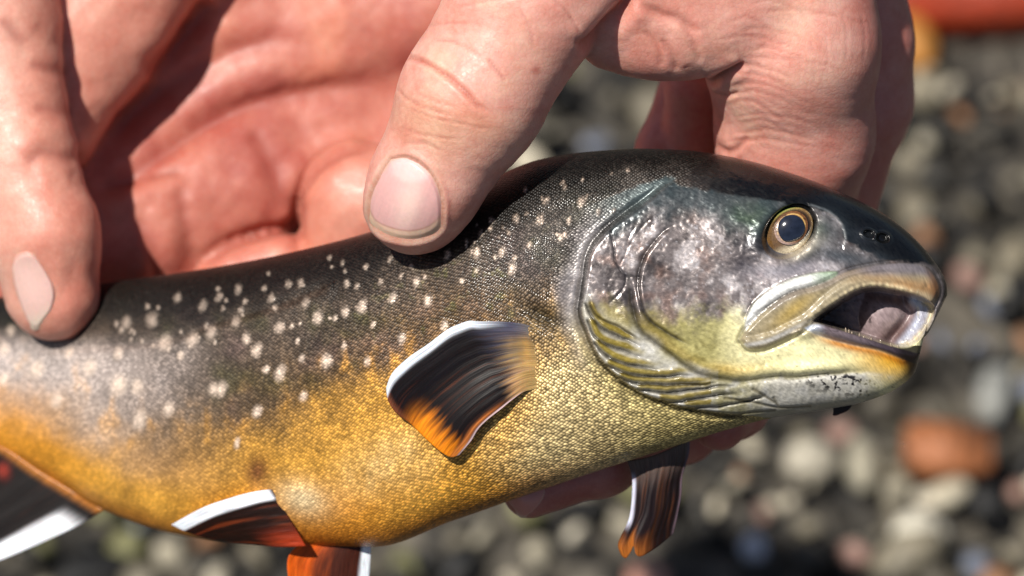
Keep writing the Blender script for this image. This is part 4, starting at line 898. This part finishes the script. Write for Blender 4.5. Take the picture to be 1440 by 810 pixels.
def hand_detail_upper(V, N):
    D = np.zeros(len(V)); red = np.zeros(len(V)); z0 = -260
    main = [([(560, 78), (590, 84), (616, 98), (640, 116), (658, 133), (672, 148), (688, 160)], 5.5, 3.2, 1.6),
            ([(604, 55), (632, 58), (655, 66), (672, 77)], 2.2, 2.0, .6), ([(684, 82), (700, 100), (712, 115)], 2.2, 2.2, .5),
            ([(556, 122), (572, 138), (600, 152), (640, 164)], 1.8, 1.8, .5), ([(585, 130), (612, 142), (640, 150)], 1.4, 1.6, .4), ([(575, 150), (610, 165), (660, 176), (690, 182)], 1.2, 1.6, .3),
            ([(600, 36), (640, 32), (680, 36)], 1.4, 1.8, .3), ([(560, 178), (600, 190), (650, 197)], 1.2, 1.6, .3), ([(560, 206), (590, 200), (625, 214)], 1.3, 2.0, .4),
            ([(730, 10), (745, 40), (752, 70)], 1.3, 2.0, .3), ([(775, -5), (800, 20), (815, 50)], 1.6, 2.2, .4), ([(640, 10), (690, 0), (740, -8)], 1.5, 2.2, .4)]
    for pts, dep, wid, pf in main:
        d, m = crease(V, N, pts, dep, wid, -160, pf); D += d; red = np.maximum(red, m * min(1, dep / 4))
    # web between thumb and index
    web = [([(812, 72), (835, 55), (858, 30), (880, 6), (900, -20)], 12, 9, 4), ([(890, 0), (930, 20), (958, 28), (985, 50)], 3.5, 6, 1.5), ([(930, 52), (945, 78), (953, 100)], 2.5, 4, 1), ([(905, 40), (925, 70), (930, 95)], 2, 4, .8),
           ([(960, 30), (975, 60), (985, 90)], 2, 5, .8), ([(996, 118), (1012, 110), (1030, 100), (1050, 88)], 7, 5, 3), ([(1003, 130), (1022, 134), (1040, 130)], 2.2, 3, .6),
           ([(1005, 200), (1022, 214), (1040, 205), (1052, 190)], 3.0, 4, 1)]
    for pts, dep, wid, pf in web:
        d, m = crease(V, N, pts, dep, wid, -330, pf, nzmin=-0.3); D += d; red = np.maximum(red, m * min(1, dep / 6))
    # knuckle wrinkles across the index finger: curved families
    for k in range(17):
        y0 = -10 + k * 13 + rng.uniform(-3, 3); x0 = 1015 + rng.uniform(-20, 40); L_ = rng.uniform(70, 190); bow = rng.uniform(8, 20)
        d, m = crease(V, N, [(x0, y0 + 4), (x0 + L_ * .35, y0 - bow * .2), (x0 + L_ * .7, y0 + bow * .5), (x0 + L_, y0 + bow * 1.6)], rng.uniform(0.35, 0.85) * (1 - 0.03 * k), 2.2, -420, .3, wob=3); D += d; red = np.maximum(red, m * 0.35)
    for k in range(9):
        x0 = 1030 + k * 22 + rng.uniform(-6, 6); y0 = rng.uniform(10, 60)
        d, m = crease(V, N, [(x0, y0), (x0 + 6, y0 + 35), (x0 + 4, y0 + 70)], 0.4, 1.8, -420, .2, wob=3); D += d
    D += 2.2 * fbm(V[:, 0] + V[:, 2], V[:, 1], 55, 3, 201) + 0.45 * fbm(V[:, 0] * 1.3 + V[:, 2], V[:, 1] * 2.0, 16, 3, 203)
    return D, red
Dh, redh = hand_detail_upper(Vh, Nh)
NAIL1 = [(550, 224), (574, 221), (596, 234), (611, 253), (620, 277), (622, 302), (619, 322), (600, 334), (574, 338), (545, 332), (523, 316), (519, 296), (523, 272), (534, 247)]
ns_ = poly_sd(Vh[:, 0], Vh[:, 1], NAIL1); front = (Vh[:, 2] > -75) & (Nh[:, 2] > 0.1)
Dh += np.where(front, -3.5 * sstep(4, -2, ns_) + 2.2 * gauss(ns_ - 6, 4), 0)
Vd = Vh + Nh * Dh[:, None]
Ch = np.ones((len(Vh), 3)) * SK
x, y, z = Vh.T
nzh = fbm(x + z * .7, y - z * .4, 60, 4, 211); nzf = fbm(x + z, y, 14, 3, 215)
Ch = mixc(Ch, lin(206, 148, 132), sstep(0.0, 0.6, nzh) * 0.7); Ch = mixc(Ch, lin(228, 188, 166), sstep(0.0, 0.6, -nzh) * 0.6)
Ch = mixc(Ch, lin(206, 132, 104), gauss(ell(x, y, (665, 165), 42, 22, .5), 1) * 0.6 * (z > -160)); Ch = mixc(Ch, lin(206, 160, 126), gauss(ell(x, y, (600, 170), 60, 38, .3), 1) * 0.55)
Ch = mixc(Ch, lin(196, 122, 112), sstep(150, 290, y) * (x > 980) * 0.55); Ch = mixc(Ch, lin(190, 96, 90), sstep(1180, 1235, x) * 0.5)  # rightmost finger darkened in colour, as it lies in shadow
Ch = mixc(Ch, lin(206, 130, 118), gauss(ell(x, y, (905, 90), 60, 28, .2), 1) * 0.5)  # shading on the lower web, painted as a darker red
Ch = mixc(Ch, lin(150, 70, 66), sstep(560, 620, y) * 0.7)  # fingertips below the belly: shade painted in as dark red
Ch = mixc(Ch, lin(206, 126, 112), sstep(0.15, 0.55, nzf + .4 * nzh) * 0.2); Ch = mixc(Ch, lin(178, 96, 78), redh * 0.75)
Ch = mixc(Ch, lin(176, 92, 80), gauss(np.hypot(x - 754, y - 98), 6) * 0.7); Ch = mixc(Ch, lin(206, 176, 158), np.where(front, gauss(ns_ - 3, 2.5), 0) * 0.7)
Ch = mixc(Ch, lin(176, 126, 104), np.where(front, gauss(ns_ - 1, 1.8), 0) * 0.6)
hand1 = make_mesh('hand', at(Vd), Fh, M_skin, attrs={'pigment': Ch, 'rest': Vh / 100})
tag(hand1, 'upper hand pressing its thumb on the fish back, fingers curled behind the fish head', 'hand')
def n1_col(x, y, r):
    c = np.ones(x.shape + (3,)) * lin(226, 172, 168); c = mixc(c, lin(240, 204, 200), sstep(12, 0, np.hypot((x - 580) * .8, (y - 236) * 1.2) - 18) * 0.6)
    c = mixc(c, lin(246, 216, 200), gauss(ell(x, y, (575, 290), 20, 40, .2), 1) * .5)
    fe, fs, ft = curve_dist(x, y, [(519, 294), (528, 310), (548, 320), (574, 325), (600, 320), (619, 306)], 60); c = mixc(c, lin(238, 196, 170), sstep(-1.5, 1.5, fs) * (fe < 900) * 0.9)
    c = mixc(c, lin(176, 120, 92), gauss(fs + 0.5, 1.2) * (fe < 900) * 0.5); return mixc(c, lin(206, 170, 140), sstep(0.93, 1.0, r) * 0.6)
_n1 = n1_col
n1_col = lambda x, y, r: _n1(x, y, r) * (1 + 0.10 * fbm((x * .87 + y * .3), (y * .87 - x * .3) * 0.05, 5, 3, 7))[..., None]
nail('thumbnail', NAIL1, Vd, Nh, hand1, n1_col, lift=3.2, sel_z=-80, n=50, m=90)
# fingernail of the fingertip that shows under the belly
def n3_col(x, y, r): return mixc(np.ones(x.shape + (3,)) * lin(196, 130, 118), lin(226, 200, 180), sstep(0.8, 1, r) * sstep(735, 760, x) * 0 + sstep(0.85, 1.0, r) * .6)
nail('fingernail', [(722, 716), (712, 702), (728, 690), (755, 682), (768, 688), (760, 708), (742, 726), (731, 727)], Vd, Nh, hand1, n3_col, lift=1.5, sel_z=-230, edge_dip=2.5, arch=2, n=20, m=40)

# ---- lower-left hand
B = Field((-420, -380, -1120), (740, 800, -180), 5.2)
B.ell((330, -40, -800), (370, 270, 150), k=10)                                             # palm
B.cone((60, -380, -800), 190, (250, -100, -790), 220, k=60)
B.cone((235, -170, -600), 140, (120, 20, -560), 118, k=30); B.cone((120, 20, -560), 118, (60, 170, -520), 84, k=40)      # ball of the thumb
B.cone((40, 230, -690), 110, (230, 250, -740), 110, k=50)
B.cone((100, 335, -612), 80, (320, 262, -672), 84, k=50)
B.cone((650, -12, -715), 104, (260, 90, -755), 96, k=80)
B.cone((120, 250, -690), 90, (430, 60, -745), 100, k=80)                                      # heel / upper pad
B.chain([(610, 205, -740, 92), (470, 225, -725, 92), (300, 290, -665, 84), (180, 345, -625, 80), (60, 390, -610, 78)], k=60)
B.chain([(600, 290, -560, 84), (505, 283, -585, 82), (470, 420, -600, 60), (440, 560, -560, 45)], k=4)
B.chain([(395, 385, -600, 62), (335, 400, -600, 58), (300, 540, -600, 50)], k=4)
B.chain([(215, 400, -650, 80), (160, 430, -660, 70), (140, 560, -680, 50)], k=8)
g = Field.__new__(Field); g.lo, g.h, g.n, g.ax = B.lo, B.h, B.n, B.ax; g.f = np.full(B.n, 90.0, np.float32)
g.cone((-60, -200, -480), 120, (-8, 30, -430), 96, k=20); g.cone((-8, 30, -430), 92, (22, 215, -395), 80, k=12); g.cone((22, 215, -395), 80, (62, 330, -372), 80, k=20); g.cone((62, 330, -372), 80, (74, 408, -385), 70, k=16)
B.put((slice(None),) * 3, g.f, 10, 'add'); del g
Vl, Fl = B.surface(); Fl = orient(Vl, Fl); Nl = normals(Vl, Fl)
Dl = np.zeros(len(Vl)); redl = np.zeros(len(Vl))
for pts, dep, wid, pf, zm in [([(35, 232), (60, 215), (85, 218), (112, 226)], 2.5, 9, 3, -480), ([(40, 90), (70, 94), (95, 108)], 0.9, 8, 1, -480), ([(45, 150), (75, 155), (105, 160)], 0.7, 8, 1, -480), ([(0, 25), (18, 45), (40, 62)], 1.2, 8, 1, -480),
                              ([(120, 285), (180, 248), (240, 210), (300, 170), (370, 142), (460, 126), (560, 112)], 9, 13, 4, -900), ([(150, 205), (200, 150), (260, 110), (330, 70), (420, 50)], 6, 14, 3, -900),
                              ([(300, 0), (260, 50), (200, 110)], 10, 14, 3, -900), ([(420, 350), (418, 290), (440, 245), (478, 216), (535, 202)], 8, 8, 3, -900), ([(285, 375), (320, 345), (370, 325), (425, 318)], 7, 8, 3, -900),
                              ([(140, 260), (200, 250), (260, 240)], 4, 9, 2, -900), ([(250, 260), (262, 320), (270, 380)], 3, 10, 2, -900), ([(350, 180), (380, 230), (400, 300)], 3, 12, 2, -900), ([(190, 300), (215, 350), (220, 400)], 3, 9, 2, -900)]:
    d, m = crease(Vl, Nl, pts, dep, wid, zm, pf, M=60, wob=2, nzmin=-0.2); Dl += d; redl = np.maximum(redl, m)
Dl += 5 * fbm(Vl[:, 0], Vl[:, 1], 80, 3, 301) + 1.5 * fbm(Vl[:, 0], Vl[:, 1], 20, 3, 303)
Vl2 = Vl + Nl * Dl[:, None]
Cl = np.ones((len(Vl), 3)) * lin(214, 152, 134); x, y, z = Vl.T; n4 = fbm(x, y, 75, 4, 311)
palm = sstep(-480, -560, z)
Cl = mixc(Cl, lin(196, 124, 108), palm * 0.88); Cl = mixc(Cl, lin(172, 92, 84), sstep(0, .6, n4) * palm * 0.7); Cl = mixc(Cl, lin(222, 150, 124), sstep(0, .6, -n4) * palm * 0.6)
Cl = mixc(Cl, lin(228, 184, 168), (1 - palm) * sstep(60, 0, x) * 0.6); Cl = mixc(Cl, lin(206, 128, 110), (1 - palm) * sstep(300, 440, y) * sstep(70, 120, x) * 0.6); Cl = mixc(Cl, lin(150, 70, 60), redl * 0.45)  # thumb shading in the colour: lighter on the left, darker on the right
hand2 = make_mesh('hand', at(Vl2), Fl, M_skin, attrs={'pigment': Cl, 'rest': Vl / 100})
tag(hand2, 'lower-left hand with open reddish palm behind the fish, thumb gripping its tail end', 'hand')
NAIL2 = [(15, 374), (21, 361), (33, 354), (46, 356), (57, 368), (68, 385), (76, 402), (78, 419), (73, 438), (62, 453), (53, 464), (45, 463), (36, 449), (27, 426), (19, 398)]
def n2_col(x, y, r): 
    c = np.ones(x.shape + (3,)) * lin(228, 186, 176); c = mixc(c, lin(214, 150, 132), sstep(0.84, 1.0, r) * 0.7); return mixc(c, lin(238, 216, 196), sstep(430, 462, y + .5 * (x - 50)) * .8)
nail('thumbnail', NAIL2, Vl2, Nl, hand2, n2_col, lift=3, sel_z=-430, edge_dip=4, arch=6)
